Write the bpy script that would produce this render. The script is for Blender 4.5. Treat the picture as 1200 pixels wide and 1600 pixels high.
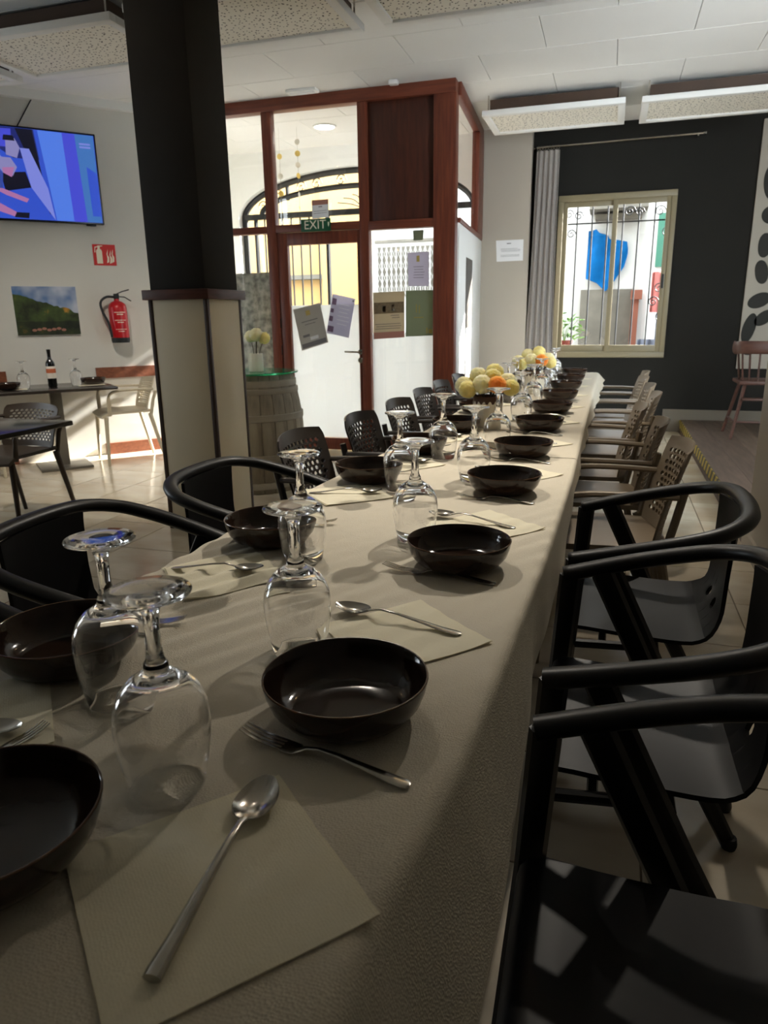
import bpy, bmesh, math, random
from mathutils import Vector, Matrix
random.seed(7)
PI = math.pi
for o in list(bpy.data.objects): bpy.data.objects.remove(o)
SC = bpy.context.scene
COL = SC.collection

# ------------------------------------------------------------------ camera
FPX = 1110.0                                     # focal length in pixels of the 1200x1600 frame
def _d(p): return Vector((p[0]-600, p[1]-800, FPX)).normalized()
_down = _d((660, 4830)); _y = _d((955, 490)); _y = (_y - _down*_y.dot(_down)).normalized()
_z = -_down; _x = _y.cross(_z)                   # world axes in camera coordinates (x right, y down, z forward)
CR = Vector((_x[0], _y[0], _z[0])); CD = Vector((_x[1], _y[1], _z[1])); CF = Vector((_x[2], _y[2], _z[2]))
CAM = Vector((0, 0, 1.25))
cd = bpy.data.cameras.new('camera'); cam = bpy.data.objects.new('camera', cd); COL.objects.link(cam)
m = Matrix((CR, -CD, -CF)).transposed().to_4x4(); m.translation = CAM
cam.matrix_world = m
cd.sensor_fit = 'VERTICAL'; cd.sensor_height = 36; cd.lens = FPX/1600*36
cd.clip_start = 0.02; cd.clip_end = 200
cd.dof.use_dof = True; cd.dof.focus_distance = 1.5; cd.dof.aperture_fstop = 9.0
SC.camera = cam
def ray(px, py): return CR*(px-600) + CD*(py-800) + CF*FPX
def pz(px, py, z): r = ray(px, py); return CAM + r*((z-CAM.z)/r.z)
def py_(px, py, y): r = ray(px, py); return CAM + r*((y-CAM.y)/r.y)

# ------------------------------------------------------------------ world, sun, exposure
w = bpy.data.worlds.new('sky'); SC.world = w; w.use_nodes = True
bg = w.node_tree.nodes['Background']; bg.inputs[0].default_value = (0.84, 0.93, 1.0, 1); bg.inputs[1].default_value = 6.8
sd = bpy.data.lights.new('sun', 'SUN'); sd.energy = 28; sd.angle = math.radians(0.6); sd.color = (1, 0.97, 0.92)
sun = bpy.data.objects.new('sun', sd); COL.objects.link(sun)
sun.rotation_euler = Vector((-0.62, -0.62, -0.47)).to_track_quat('-Z', 'Y').to_euler()
sun.location = (8, 16, 10)
def portal(name, loc, sx, sy, direction):
    l = bpy.data.lights.new(name, 'AREA'); l.shape = 'RECTANGLE'; l.size = sx; l.size_y = sy; l.energy = 1
    l.cycles.is_portal = True
    o = bpy.data.objects.new(name, l); COL.objects.link(o); o.location = loc
    o.rotation_euler = Vector(direction).to_track_quat('-Z', 'Z').to_euler()
portal('portal_arch', (-2.9, 8.45, 1.45), 2.9, 2.9, (0, -1, 0))
portal('portal_window', (-0.02, 8.42, 1.61), 1.2, 1.7, (0, -1, 0))
portal('portal_side_window', (-6.85, 2.3, 1.6), 1.2, 1.4, (1, 0, 0))
SC.view_settings.view_transform = 'Standard'; SC.view_settings.look = 'None'
SC.view_settings.gamma = 1; SC.view_settings.use_curve_mapping = False
SC.view_settings.exposure = 1.0
cy = SC.cycles
cy.max_bounces = 14; cy.diffuse_bounces = 6; cy.glossy_bounces = 6; cy.transmission_bounces = 12; cy.transparent_max_bounces = 24
cy.sample_clamp_indirect = 6; cy.use_denoising = True; cy.blur_glossy = 0.6

# ------------------------------------------------------------------ materials
def lin(c):
    r = []
    for v in c:
        v /= 255.0
        r.append(v/12.92 if v <= 0.04045 else ((v+0.055)/1.055)**2.4)
    return (r[0], r[1], r[2], 1)
MATS = {}
def mat(name, col, rough=0.5, metal=0.0, spec=0.5, var=0.0, scale=8.0, bump=0.0, bscale=60.0, stretch=(1,1,1), trans=0.0, ior=1.45, emit=0.0, col2=None, coat=0.0, detail=4.0):
    m = bpy.data.materials.new(name); m.use_nodes = True; nt = m.node_tree; N = nt.nodes; L = nt.links
    b = N['Principled BSDF']
    c = col if len(col) == 4 else lin(col)
    b.inputs['Base Color'].default_value = c; b.inputs['Roughness'].default_value = rough
    b.inputs['Metallic'].default_value = metal; b.inputs['Specular IOR Level'].default_value = spec
    b.inputs['Transmission Weight'].default_value = trans; b.inputs['IOR'].default_value = ior
    b.inputs['Coat Weight'].default_value = coat
    if emit:
        b.inputs['Emission Color'].default_value = c; b.inputs['Emission Strength'].default_value = emit
    if var or bump:
        tc = N.new('ShaderNodeTexCoord'); mp = N.new('ShaderNodeMapping'); L.new(tc.outputs['Object'], mp.inputs[0])
        mp.inputs['Scale'].default_value = stretch
    if var:
        no = N.new('ShaderNodeTexNoise'); no.inputs['Scale'].default_value = scale; no.inputs['Detail'].default_value = detail
        L.new(mp.outputs[0], no.inputs['Vector'])
        rp = N.new('ShaderNodeValToRGB'); L.new(no.outputs[0], rp.inputs[0])
        c2 = lin(col2) if col2 else tuple(x*(1-var) for x in c[:3])+(1,)
        rp.color_ramp.elements[0].position = 0.3; rp.color_ramp.elements[1].position = 0.7
        rp.color_ramp.elements[0].color = c2; rp.color_ramp.elements[1].color = c
        L.new(rp.outputs[0], b.inputs['Base Color'])
    if bump:
        nb = N.new('ShaderNodeTexNoise'); nb.inputs['Scale'].default_value = bscale; nb.inputs['Detail'].default_value = 3
        L.new(mp.outputs[0], nb.inputs['Vector'])
        bp = N.new('ShaderNodeBump'); bp.inputs['Strength'].default_value = bump; bp.inputs['Distance'].default_value = 0.002
        L.new(nb.outputs[0], bp.inputs['Height']); L.new(bp.outputs[0], b.inputs['Normal'])
    MATS[name] = m
    return m
def pane_mat(name, tint=(1,1,1,1), gloss=0.06):
    m = bpy.data.materials.new(name); m.use_nodes = True; nt = m.node_tree; N = nt.nodes; L = nt.links
    N.remove(N['Principled BSDF']); out = N['Material Output']
    t = N.new('ShaderNodeBsdfTransparent'); t.inputs[0].default_value = tint
    g = N.new('ShaderNodeBsdfGlossy'); g.inputs['Roughness'].default_value = 0.02
    mx = N.new('ShaderNodeMixShader'); mx.inputs[0].default_value = gloss
    L.new(t.outputs[0], mx.inputs[1]); L.new(g.outputs[0], mx.inputs[2]); L.new(mx.outputs[0], out.inputs[0])
    MATS[name] = m; return m
def film_mat(name, col, clear=0.15):
    m = bpy.data.materials.new(name); m.use_nodes = True; nt = m.node_tree; N = nt.nodes; L = nt.links
    N.remove(N['Principled BSDF']); out = N['Material Output']
    t = N.new('ShaderNodeBsdfTranslucent'); t.inputs[0].default_value = lin(col)
    d = N.new('ShaderNodeBsdfDiffuse'); d.inputs[0].default_value = lin(col)
    mx = N.new('ShaderNodeMixShader'); mx.inputs[0].default_value = 0.3
    L.new(t.outputs[0], mx.inputs[1]); L.new(d.outputs[0], mx.inputs[2])
    c = N.new('ShaderNodeBsdfTransparent')
    m2 = N.new('ShaderNodeMixShader'); m2.inputs[0].default_value = clear
    L.new(mx.outputs[0], m2.inputs[1]); L.new(c.outputs[0], m2.inputs[2]); L.new(m2.outputs[0], out.inputs[0])
    MATS[name] = m; return m
# paper cloth with embossed dots
def paper_mat(name, col, emboss):
    m = mat(name, col, 0.75, spec=0.2); nt = m.node_tree; N = nt.nodes; L = nt.links; b = N['Principled BSDF']
    tc = N.new('ShaderNodeTexCoord'); vo = N.new('ShaderNodeTexVoronoi'); vo.inputs['Scale'].default_value = 330
    vo.inputs['Randomness'].default_value = 0.55
    L.new(tc.outputs['Object'], vo.inputs['Vector'])
    no = N.new('ShaderNodeTexNoise'); no.inputs['Scale'].default_value = 14; no.inputs['Detail'].default_value = 5
    L.new(tc.outputs['Object'], no.inputs['Vector'])
    b1 = N.new('ShaderNodeBump'); b1.inputs['Strength'].default_value = emboss; b1.inputs['Distance'].default_value = 0.001
    L.new(vo.outputs['Distance'], b1.inputs['Height'])
    b2 = N.new('ShaderNodeBump'); b2.inputs['Strength'].default_value = 0.35; b2.inputs['Distance'].default_value = 0.006
    L.new(no.outputs[0], b2.inputs['Height']); L.new(b1.outputs[0], b2.inputs['Normal']); L.new(b2.outputs[0], b.inputs['Normal'])
    return m
paper_mat('tablecloth_paper', (218, 209, 190), 0.8)
paper_mat('napkin_paper', (244, 236, 210), 0.35)
mat('ceramic_brown', (46, 32, 24), 0.12, spec=0.5, var=0.25, scale=30)
mat('ceramic_rim', (96, 66, 44), 0.25)
mat('clear_glass', (255, 255, 255), 0.0, trans=1.0, ior=1.5)
mat('steel', (190, 186, 178), 0.18, metal=1.0, var=0.12, scale=40)
mat('black_metal', (15, 14, 13), 0.40, spec=0.45, var=0.15, scale=20, bump=0.05, bscale=300)
mat('black_shell', (9, 9, 10), 0.40, spec=0.32, var=0.15, scale=14)
mat('taupe_plastic', (132, 117, 97), 0.40, spec=0.4, var=0.10, scale=10)
mat('dark_plastic', (60, 54, 50), 0.36, spec=0.5, var=0.12, scale=10)
mat('beige_plastic', (202, 192, 168), 0.4, spec=0.4, var=0.08, scale=10)
mat('brown_plastic', (62, 52, 42), 0.42, spec=0.4, var=0.1, scale=10)
mat('wall_white', (210, 208, 200), 0.85, spec=0.2, var=0.05, scale=1.5, bump=0.08, bscale=200)
mat('wall_beige', (172, 164, 151), 0.85, spec=0.2, var=0.05, scale=1.2, bump=0.08, bscale=200)
mat('wall_dark', (34, 33, 30), 0.8, spec=0.2, var=0.12, scale=2, bump=0.08, bscale=200)
mat('ceiling_paint', (226, 226, 223), 0.85, spec=0.2, var=0.03, scale=2, bump=0.05, bscale=150)
mat('ceiling_backing', (110, 108, 104), 0.9)
mat('wood_red', (116, 58, 38), 0.40, var=0.35, scale=5, stretch=(9, 9, 0.7), col2=(88, 41, 27))
mat('wood_red_x', (118, 60, 40), 0.42, var=0.35, scale=5, stretch=(0.7, 9, 9), col2=(90, 43, 28))
mat('wood_panel', (78, 38, 24), 0.45, var=0.4, scale=4, stretch=(7, 7, 0.8), col2=(54, 25, 16))
mat('wood_rail', (132, 78, 52), 0.45, var=0.3, scale=5, stretch=(0.8, 8, 12), col2=(104, 57, 36))
mat('wood_cap', (96, 56, 42), 0.45, var=0.3, scale=6, stretch=(1, 1, 8), col2=(70, 38, 28))
mat('skirting_grey', (104, 97, 85), 0.7)
mat('column_paint', (48, 45, 41), 0.75, spec=0.2, var=0.15, scale=3)
mat('column_cream', (234, 221, 192), 0.55, spec=0.3, var=0.06, scale=2)
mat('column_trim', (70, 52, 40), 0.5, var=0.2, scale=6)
mat('tile', (206, 196, 176), 0.16, spec=0.5, var=1, scale=2.2, stretch=(1, 2.2, 1), col2=(178, 162, 138), detail=7)
mat('grout', (120, 108, 92), 0.9)
mat('plank', (118, 100, 86), 0.45, var=1, scale=4, stretch=(6, 0.8, 1), col2=(84, 70, 60), detail=6)
mat('plank_b', (104, 88, 76), 0.45, var=1, scale=4, stretch=(6, 0.8, 1), col2=(76, 62, 53), detail=6)
mat('white_paint', (232, 232, 228), 0.5)
mat('alu_cream', (132, 122, 96), 0.45, spec=0.4)
mat('iron_black', (9, 10, 11), 0.55)
mat('chrome', (200, 196, 188), 0.2, metal=1.0)
mat('curtain', (152, 146, 141), 0.9, spec=0.1, var=0.08, scale=30, bump=0.1, bscale=400)
mat('red_paint', (176, 20, 28), 0.3, spec=0.5)
mat('sign_red', (200, 38, 36), 0.5)
mat('sign_white', (236, 228, 206), 0.6)
mat('sign_green', (18, 78, 50), 0.5)
mat('black_rubber', (22, 24, 26), 0.55)
mat('tv_black', (12, 12, 14), 0.25)
mat('bottle_glass', (14, 16, 14), 0.08, spec=0.6)
mat('bottle_label', (232, 222, 208), 0.7)
mat('bottle_orange', (196, 104, 66), 0.7)
mat('table_dark', (48, 42, 38), 0.16, spec=0.5)
mat('pedestal', (132, 128, 120), 0.35, metal=0.6)
mat('barrel_wood', (156, 146, 126), 0.75, var=0.35, scale=6, stretch=(4, 4, 0.6), col2=(120, 110, 94))
mat('barrel_hoop', (162, 152, 134), 0.6, var=0.25, scale=8)
mat('green_glass', (60, 190, 130), 0.05, spec=0.6, trans=0.6)
mat('vase_white', (232, 224, 204), 0.5)
mat('vase_brown', (84, 58, 42), 0.7)
for nm_, c_ in (('flower_cream', (250, 240, 190)), ('flower_yellow', (248, 228, 150)), ('flower_orange', (250, 150, 74))):
    m_ = mat(nm_, c_, 0.9, spec=0.1, var=0.12, scale=60); b_ = m_.node_tree.nodes['Principled BSDF']
    b_.inputs['Subsurface Weight'].default_value = 1.0; b_.inputs['Subsurface Radius'].default_value = (1, 0.9, 0.6); b_.inputs['Subsurface Scale'].default_value = 0.05
mat('stem_dark', (52, 44, 32), 0.8)
mat('paper_white', (222, 222, 222), 0.8)
film_mat('paper_grey', (178, 174, 168), 0.0)
film_mat('paper_lilac', (196, 193, 206), 0.0)
film_mat('paper_taupe', (184, 174, 154), 0.0)
film_mat('paper_green', (142, 148, 128), 0.0)
mat('ink', (104, 102, 104), 0.8)
mat('ink_brown', (118, 100, 74), 0.8, var=0.4, scale=40)
mat('ink_pink', (160, 110, 96), 0.8)
mat('ink_gold', (170, 150, 84), 0.8)
mat('ink_purple', (120, 96, 120), 0.8, var=0.5, scale=60)
mat('highchair_wood', (78, 48, 37), 0.5, var=0.3, scale=6, stretch=(1, 6, 6), col2=(62, 37, 28))
mat('art_white', (158, 153, 142), 0.6)
mat('art_dark', (40, 40, 37), 0.8)
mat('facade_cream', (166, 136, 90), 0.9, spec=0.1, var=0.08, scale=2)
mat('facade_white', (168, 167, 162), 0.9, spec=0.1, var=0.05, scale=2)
mat('facade_grey', (104, 100, 91), 0.9, spec=0.1, var=0.3, scale=5, detail=8)
mat('street', (118, 114, 108), 0.9, var=0.2, scale=3)
mat('shutter_green', (14, 70, 52), 0.6)
mat('blue_fabric', (4, 76, 126), 0.8, spec=0.1, var=0.25, scale=8)
mat('terracotta', (104, 42, 32), 0.8, var=0.2, scale=12)
mat('leaf', (86, 130, 40), 0.6, var=0.3, scale=20)
mat('post_brown', (110, 62, 44), 0.7)
mat('pink_cloth', (150, 84, 78), 0.8)
mat('grey_cloth', (88, 92, 104), 0.8)
mat('lamp_glow', (255, 250, 235), 0.5, emit=14)
mat('fill_spot_glow', (255, 210, 150), 0.5, emit=25)
mat('shell_pale', (226, 222, 206), 0.5)
mat('shell_gold', (226, 196, 96), 0.4)
def stone_film():
    m = film_mat('stone_film', (170, 170, 160), 0.15); N = m.node_tree.nodes; L = m.node_tree.links
    tc = N.new('ShaderNodeTexCoord'); no = N.new('ShaderNodeTexNoise'); no.inputs['Scale'].default_value = 16; no.inputs['Detail'].default_value = 8
    L.new(tc.outputs['Object'], no.inputs['Vector']); rp = N.new('ShaderNodeValToRGB'); L.new(no.outputs[0], rp.inputs[0])
    rp.color_ramp.elements[0].position = 0.35; rp.color_ramp.elements[0].color = lin((96, 98, 92)); rp.color_ramp.elements[1].position = 0.65; rp.color_ramp.elements[1].color = lin((150, 150, 142))
    for n in N:
        if n.type in ('BSDF_TRANSLUCENT', 'BSDF_DIFFUSE'): L.new(rp.outputs[0], n.inputs[0])
stone_film()
pane_mat('pane'); pane_mat('glass_sheet', (0.86, 0.97, 0.92, 1), 0.10)
film_mat('frost_film', (238, 240, 240), 0.12)
def screen(name, c, e=0.44):
    m = mat(name, c, 0.3, emit=e); m.node_tree.nodes['Principled BSDF'].inputs['Base Color'].default_value = (0.004, 0.004, 0.006, 1)
screen('scr_blue', (52, 84, 205)); screen('scr_light', (84, 128, 235)); screen('scr_navy', (34, 42, 112)); screen('scr_teal', (66, 118, 190))
screen('scr_violet', (72, 78, 214)); screen('scr_dark', (16, 16, 34)); screen('scr_skin', (176, 116, 168)); screen('scr_shirt', (54, 74, 160)); screen('scr_pale', (128, 138, 226)); screen('scr_hair', (140, 136, 190))
# yellow / black hazard tape
def hazard():
    m = mat('hazard_tape', (190, 166, 40), 0.6); nt = m.node_tree; N = nt.nodes; L = nt.links; b = N['Principled BSDF']
    tc = N.new('ShaderNodeTexCoord'); sp = N.new('ShaderNodeSeparateXYZ'); L.new(tc.outputs['Object'], sp.inputs[0])
    a = N.new('ShaderNodeMath'); a.operation = 'ADD'; L.new(sp.outputs['Y'], a.inputs[0]); L.new(sp.outputs['Z'], a.inputs[1])
    s = N.new('ShaderNodeMath'); s.operation = 'MULTIPLY'; L.new(a.outputs[0], s.inputs[0]); s.inputs[1].default_value = 7
    f = N.new('ShaderNodeMath'); f.operation = 'FRACT'; L.new(s.outputs[0], f.inputs[0])
    g = N.new('ShaderNodeMath'); g.operation = 'GREATER_THAN'; L.new(f.outputs[0], g.inputs[0]); g.inputs[1].default_value = 0.5
    mx = N.new('ShaderNodeMix'); mx.data_type = 'RGBA'; L.new(g.outputs[0], mx.inputs[0])
    mx.inputs[6].default_value = lin((158, 136, 40)); mx.inputs[7].default_value = lin((40, 38, 34)); L.new(mx.outputs[2], b.inputs['Base Color'])
hazard()
# white board with small dark round perforations
def perforated():
    m = mat('perforated_board', (226, 222, 210), 0.8); nt = m.node_tree; N = nt.nodes; L = nt.links; b = N['Principled BSDF']
    tc = N.new('ShaderNodeTexCoord'); vo = N.new('ShaderNodeTexVoronoi'); vo.inputs['Scale'].default_value = 30; vo.voronoi_dimensions = '2D'
    L.new(tc.outputs['Object'], vo.inputs['Vector'])
    no = N.new('ShaderNodeTexNoise'); no.inputs['Scale'].default_value = 30; L.new(tc.outputs['Object'], no.inputs['Vector'])
    mu = N.new('ShaderNodeMath'); mu.operation = 'MULTIPLY'; L.new(no.outputs[0], mu.inputs[0]); mu.inputs[1].default_value = 0.30
    g = N.new('ShaderNodeMath'); g.operation = 'LESS_THAN'; L.new(vo.outputs['Distance'], g.inputs[0]); L.new(mu.outputs[0], g.inputs[1])
    mx = N.new('ShaderNodeMix'); mx.data_type = 'RGBA'; L.new(g.outputs[0], mx.inputs[0])
    mx.inputs[6].default_value = lin((228, 224, 212)); mx.inputs[7].default_value = lin((60, 54, 46)); L.new(mx.outputs[2], b.inputs['Base Color'])
perforated()
# painting: dark green hills under a blue sky
def painting():
    m = mat('painting', (60, 80, 50), 0.7); nt = m.node_tree; N = nt.nodes; L = nt.links; b = N['Principled BSDF']
    tc = N.new('ShaderNodeTexCoord'); sp = N.new('ShaderNodeSeparateXYZ'); L.new(tc.outputs['Object'], sp.inputs[0])
    no = N.new('ShaderNodeTexNoise'); no.inputs['Scale'].default_value = 9; no.inputs['Detail'].default_value = 7; L.new(tc.outputs['Object'], no.inputs['Vector'])
    n2 = N.new('ShaderNodeTexNoise'); n2.inputs['Scale'].default_value = 3.2; n2.inputs['Detail'].default_value = 3; L.new(tc.outputs['Object'], n2.inputs['Vector'])
    def mth(op, a, bb):
        q = N.new('ShaderNodeMath'); q.operation = op
        for i, v in enumerate((a, bb)):
            if isinstance(v, (int, float)): q.inputs[i].default_value = v
            else: L.new(v, q.inputs[i])
        return q.outputs[0]
    def mix(f, a, bb):
        q = N.new('ShaderNodeMix'); q.data_type = 'RGBA'; L.new(f, q.inputs[0])
        for i, v in ((6, a), (7, bb)):
            if isinstance(v, tuple): q.inputs[i].default_value = v
            else: L.new(v, q.inputs[i])
        return q.outputs[2]
    rp = N.new('ShaderNodeValToRGB'); L.new(no.outputs[0], rp.inputs[0])
    cr = rp.color_ramp; cr.elements[0].position = 0.35; cr.elements[0].color = lin((22, 28, 16)); cr.elements[1].position = 0.62; cr.elements[1].color = lin((66, 84, 36))
    e = cr.elements.new(0.72); e.color = lin((170, 120, 40))
    rs = N.new('ShaderNodeValToRGB'); L.new(n2.outputs[0], rs.inputs[0])
    cs = rs.color_ramp; cs.elements[0].position = 0.4; cs.elements[0].color = lin((60, 104, 158)); cs.elements[1].position = 0.62; cs.elements[1].color = lin((196, 200, 210))
    h = mth('ADD', sp.outputs['Z'], mth('MULTIPLY', mth('SUBTRACT', n2.outputs[0], 0.5), 0.35))
    h = mth('ADD', h, mth('MULTIPLY', sp.outputs['X'], 0.22))
    sky = mth('GREATER_THAN', h, 0.055)
    c = mix(sky, rp.outputs[0], rs.outputs[0])
    dk = mth('LESS_THAN', sp.outputs['Z'], -0.09)
    c2 = mix(mth('MULTIPLY', dk, 0.6), c, lin((16, 18, 12)))
    L.new(c2, b.inputs['Base Color'])
painting()
M = MATS

# ------------------------------------------------------------------ mesh helpers
def catmull(pts, n=6, closed=False):
    P = [Vector(p) for p in pts]; out = []
    m = len(P)
    rng = range(m if closed else m-1)
    for i in rng:
        if closed: a, b, c, d = P[(i-1) % m], P[i], P[(i+1) % m], P[(i+2) % m]
        else: a, b, c, d = P[max(i-1, 0)], P[i], P[i+1], P[min(i+2, m-1)]
        for k in range(n):
            t = k/n
            out.append(0.5*((2*b)+(c-a)*t+(2*a-5*b+4*c-d)*t*t+(3*b-a-3*c+d)*t**3))
    if not closed: out.append(P[-1].copy())
    return out
def lerp_tab(tab, t):
    if t <= tab[0][0]: return tab[0][1]
    for (a, x), (b, y) in zip(tab, tab[1:]):
        if t <= b: return x+(y-x)*(t-a)/(b-a)
    return tab[-1][1]
class MB:
    def __init__(s): s.v = []; s.f = []; s.m = []
    def add(s, vs, fs, mi=0):
        o = len(s.v); s.v += [tuple(p) for p in vs]
        for f in fs: s.f.append(tuple(o+i for i in f)); s.m.append(mi)
        return s
    def box(s, c, d, rot=None, mi=0, taper=1.0):
        hx, hy, hz = d[0]/2, d[1]/2, d[2]/2
        vs = [Vector((x*(taper if z > 0 else 1), y*(taper if z > 0 else 1), z)) for z in (-hz, hz) for x, y in ((-hx, -hy), (hx, -hy), (hx, hy), (-hx, hy))]
        if rot is not None: vs = [rot @ v for v in vs]
        c = Vector(c)
        return s.add([v+c for v in vs], [(3,2,1,0),(4,5,6,7),(0,1,5,4),(1,2,6,5),(2,3,7,6),(3,0,4,7)], mi)
    def rng(s, x, y, z, mi=0):
        return s.box(((x[0]+x[1])/2, (y[0]+y[1])/2, (z[0]+z[1])/2), (abs(x[1]-x[0]), abs(y[1]-y[0]), abs(z[1]-z[0])), None, mi)
    def rbox(s, c, d, bev=0.004, rot=None, seg=2, mi=0):
        bm = bmesh.new(); bmesh.ops.create_cube(bm, size=1)
        for v in bm.verts: v.co = Vector((v.co.x*d[0], v.co.y*d[1], v.co.z*d[2]))
        bmesh.ops.bevel(bm, geom=list(bm.edges), offset=bev, segments=seg, affect='EDGES', profile=0.5)
        bm.verts.index_update(); c = Vector(c)
        vs = [(rot @ v.co if rot is not None else v.co)+c for v in bm.verts]
        fs = [[v.index for v in f.verts] for f in bm.faces]; bm.free()
        return s.add(vs, fs, mi)
    def tube(s, path, r, n=10, flat=None, up=(0,0,1), closed=False, mi=0, caps=True):
        P = [Vector(p) for p in path]; k = len(P); up = Vector(up)
        rad = r if isinstance(r, (list, tuple)) else [r]*k
        rings = []
        for i, p in enumerate(P):
            if closed: t = P[(i+1) % k]-P[i-1]
            else: t = P[min(i+1, k-1)]-P[max(i-1, 0)]
            t.normalize()
            a = up - t*up.dot(t)
            if a.length < 1e-3:
                a = Vector((1, 0, 0)) - t*t.x
                if a.length < 1e-3: a = Vector((0, 1, 0))
            a.normalize(); b = t.cross(a)
            fa, fb = flat if flat else (1, 1)
            rings.append([p + a*(math.cos(2*PI*j/n)*rad[i]*fa) + b*(math.sin(2*PI*j/n)*rad[i]*fb) for j in range(n)])
        vs = [q for rg in rings for q in rg]; fs = []
        for i in range(k if closed else k-1):
            i2 = (i+1) % k
            for j in range(n):
                j2 = (j+1) % n
                fs.append((i*n+j, i*n+j2, i2*n+j2, i2*n+j))
        if not closed and caps:
            fs.append(tuple(range(n-1, -1, -1))); fs.append(tuple((k-1)*n+j for j in range(n)))
        return s.add(vs, fs, mi)
    def lathe(s, prof, n=32, c=(0,0,0), mi=0):
        c = Vector(c); vs = []; idx = []
        for r, z in prof:
            if r < 1e-6: idx.append([len(vs)]*n); vs.append(c+Vector((0, 0, z)))
            else:
                idx.append(list(range(len(vs), len(vs)+n)))
                vs += [c+Vector((r*math.cos(2*PI*j/n), r*math.sin(2*PI*j/n), z)) for j in range(n)]
        fs = []
        for i in range(len(prof)-1):
            for j in range(n):
                j2 = (j+1) % n
                q = [idx[i][j], idx[i][j2], idx[i+1][j2], idx[i+1][j]]
                u = []
                for k in q:
                    if k not in u: u.append(k)
                if len(u) > 2: fs.append(tuple(u))
        return s.add(vs, fs, mi)
    def grid(s, fn, nu, nv, mi=0):
        vs = [fn(i/nu, j/nv) for j in range(nv+1) for i in range(nu+1)]
        fs = [(j*(nu+1)+i, j*(nu+1)+i+1, (j+1)*(nu+1)+i+1, (j+1)*(nu+1)+i) for j in range(nv) for i in range(nu)]
        return s.add(vs, fs, mi)
    def prism(s, poly, y0, y1, mi=0):
        """polygon in (x,z), extruded along y"""
        n = len(poly); vs = [(x, y0, z) for x, z in poly]+[(x, y1, z) for x, z in poly]
        fs = [tuple(range(n)), tuple(range(2*n-1, n-1, -1))]+[(i, n+i, n+(i+1) % n, (i+1) % n) for i in range(n)]
        return s.add(vs, fs, mi)
    def mesh(s, name, mats, smooth=40, fix=True, thick=0, weld=False):
        me = bpy.data.meshes.new(name); bm = bmesh.new()
        bv = [bm.verts.new(p) for p in s.v]
        for f, mi in zip(s.f, s.m):
            try: bf = bm.faces.new([bv[i] for i in f]); bf.material_index = mi
            except ValueError: pass
        if weld or thick: bmesh.ops.remove_doubles(bm, verts=list(bm.verts), dist=1e-5)
        if thick:
            bm.normal_update(); bm.verts.index_update()
            front = list(bm.verts); back = [bm.verts.new(v.co-v.normal*thick) for v in front]
            edges = [(e.verts[0].index, e.verts[1].index) for e in bm.edges if len(e.link_faces) == 1]; src = list(bm.faces)
            for f in src: bm.faces.new([back[v.index] for v in reversed(f.verts)]).material_index = f.material_index
            for a, b in edges:
                try: bm.faces.new([front[a], front[b], back[b], back[a]])
                except ValueError: pass
        if fix: bmesh.ops.recalc_face_normals(bm, faces=list(bm.faces))
        bm.to_mesh(me); bm.free()
        for mm in (mats if isinstance(mats, (list, tuple)) else [mats]): me.materials.append(M[mm])
        if smooth:
            for p in me.polygons: p.use_smooth = True
            me.set_sharp_from_angle(angle=math.radians(smooth))
        return me
    def build(s, name, mats, parent=None, smooth=40, fix=True, thick=0, weld=False, loc=None):
        o = bpy.data.objects.new(name, s.mesh(name, mats, smooth, fix, thick, weld)); COL.objects.link(o)
        if parent is not None: o.parent = parent
        if loc is not None: o.location = loc
        return o
def ob(name, me, parent=None, loc=None, rz=0):
    o = bpy.data.objects.new(name, me); COL.objects.link(o)
    if parent is not None: o.parent = parent
    if loc is not None: o.location = loc
    if rz: o.rotation_euler = (0, 0, rz)
    return o
def tag(o, label=None, cat=None, group=None, kind=None):
    if label: o['label'] = label
    if cat: o['category'] = cat
    if group: o['group'] = group
    if kind: o['kind'] = kind
    return o
def thing(name, label, cat, loc=(0,0,0), rz=0, group=None, kind=None):
    o = bpy.data.objects.new(name, None); COL.objects.link(o); o.empty_display_size = 0.1
    o.location = loc; o.rotation_euler = (0, 0, rz)
    return tag(o, label, cat, group, kind)
KIDS = {}
def copy_tree(o, parent=None):
    c = o.copy(); COL.objects.link(c); c.parent = parent
    for ch in [x for x in COL.objects if x.parent == o]: copy_tree(ch, c)
    return c
def kids(o):
    return [x for x in COL.objects if x.parent == o]
def text_into(mb, s, size, place, mi=0, align='CENTER'):
    """flat lettering: place(x, y) -> 3D point"""
    cu = bpy.data.curves.new('lettering', 'FONT'); cu.body = s; cu.size = size; cu.align_x = align; cu.align_y = 'CENTER'; cu.resolution_u = 3
    o = bpy.data.objects.new('lettering', cu); COL.objects.link(o)
    dg = bpy.context.evaluated_depsgraph_get(); me = bpy.data.meshes.new_from_object(o.evaluated_get(dg))
    mb.add([place(v.co.x, v.co.y) for v in me.vertices], [tuple(p.vertices) for p in me.polygons], mi)
    bpy.data.objects.remove(o); bpy.data.curves.remove(cu); bpy.data.meshes.remove(me)
ORD = ['first', 'second', 'third', 'fourth', 'fifth', 'sixth', 'seventh', 'eighth', 'ninth', 'tenth', 'eleventh']
def nth(k, n=99): return 'nearest' if k == 0 else ('farthest' if k == n-1 else ORD[k]+' nearest')

# ================================================================== THE SETTING
ZC = 3.1; YB = 6.4; TW = 0.456
def struct(name, mb, mats, label, cat, parent=None, smooth=0):
    o = mb.build(name, mats, parent, smooth=smooth)
    if parent is None: tag(o, label, cat, kind='structure')
    return o
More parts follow.
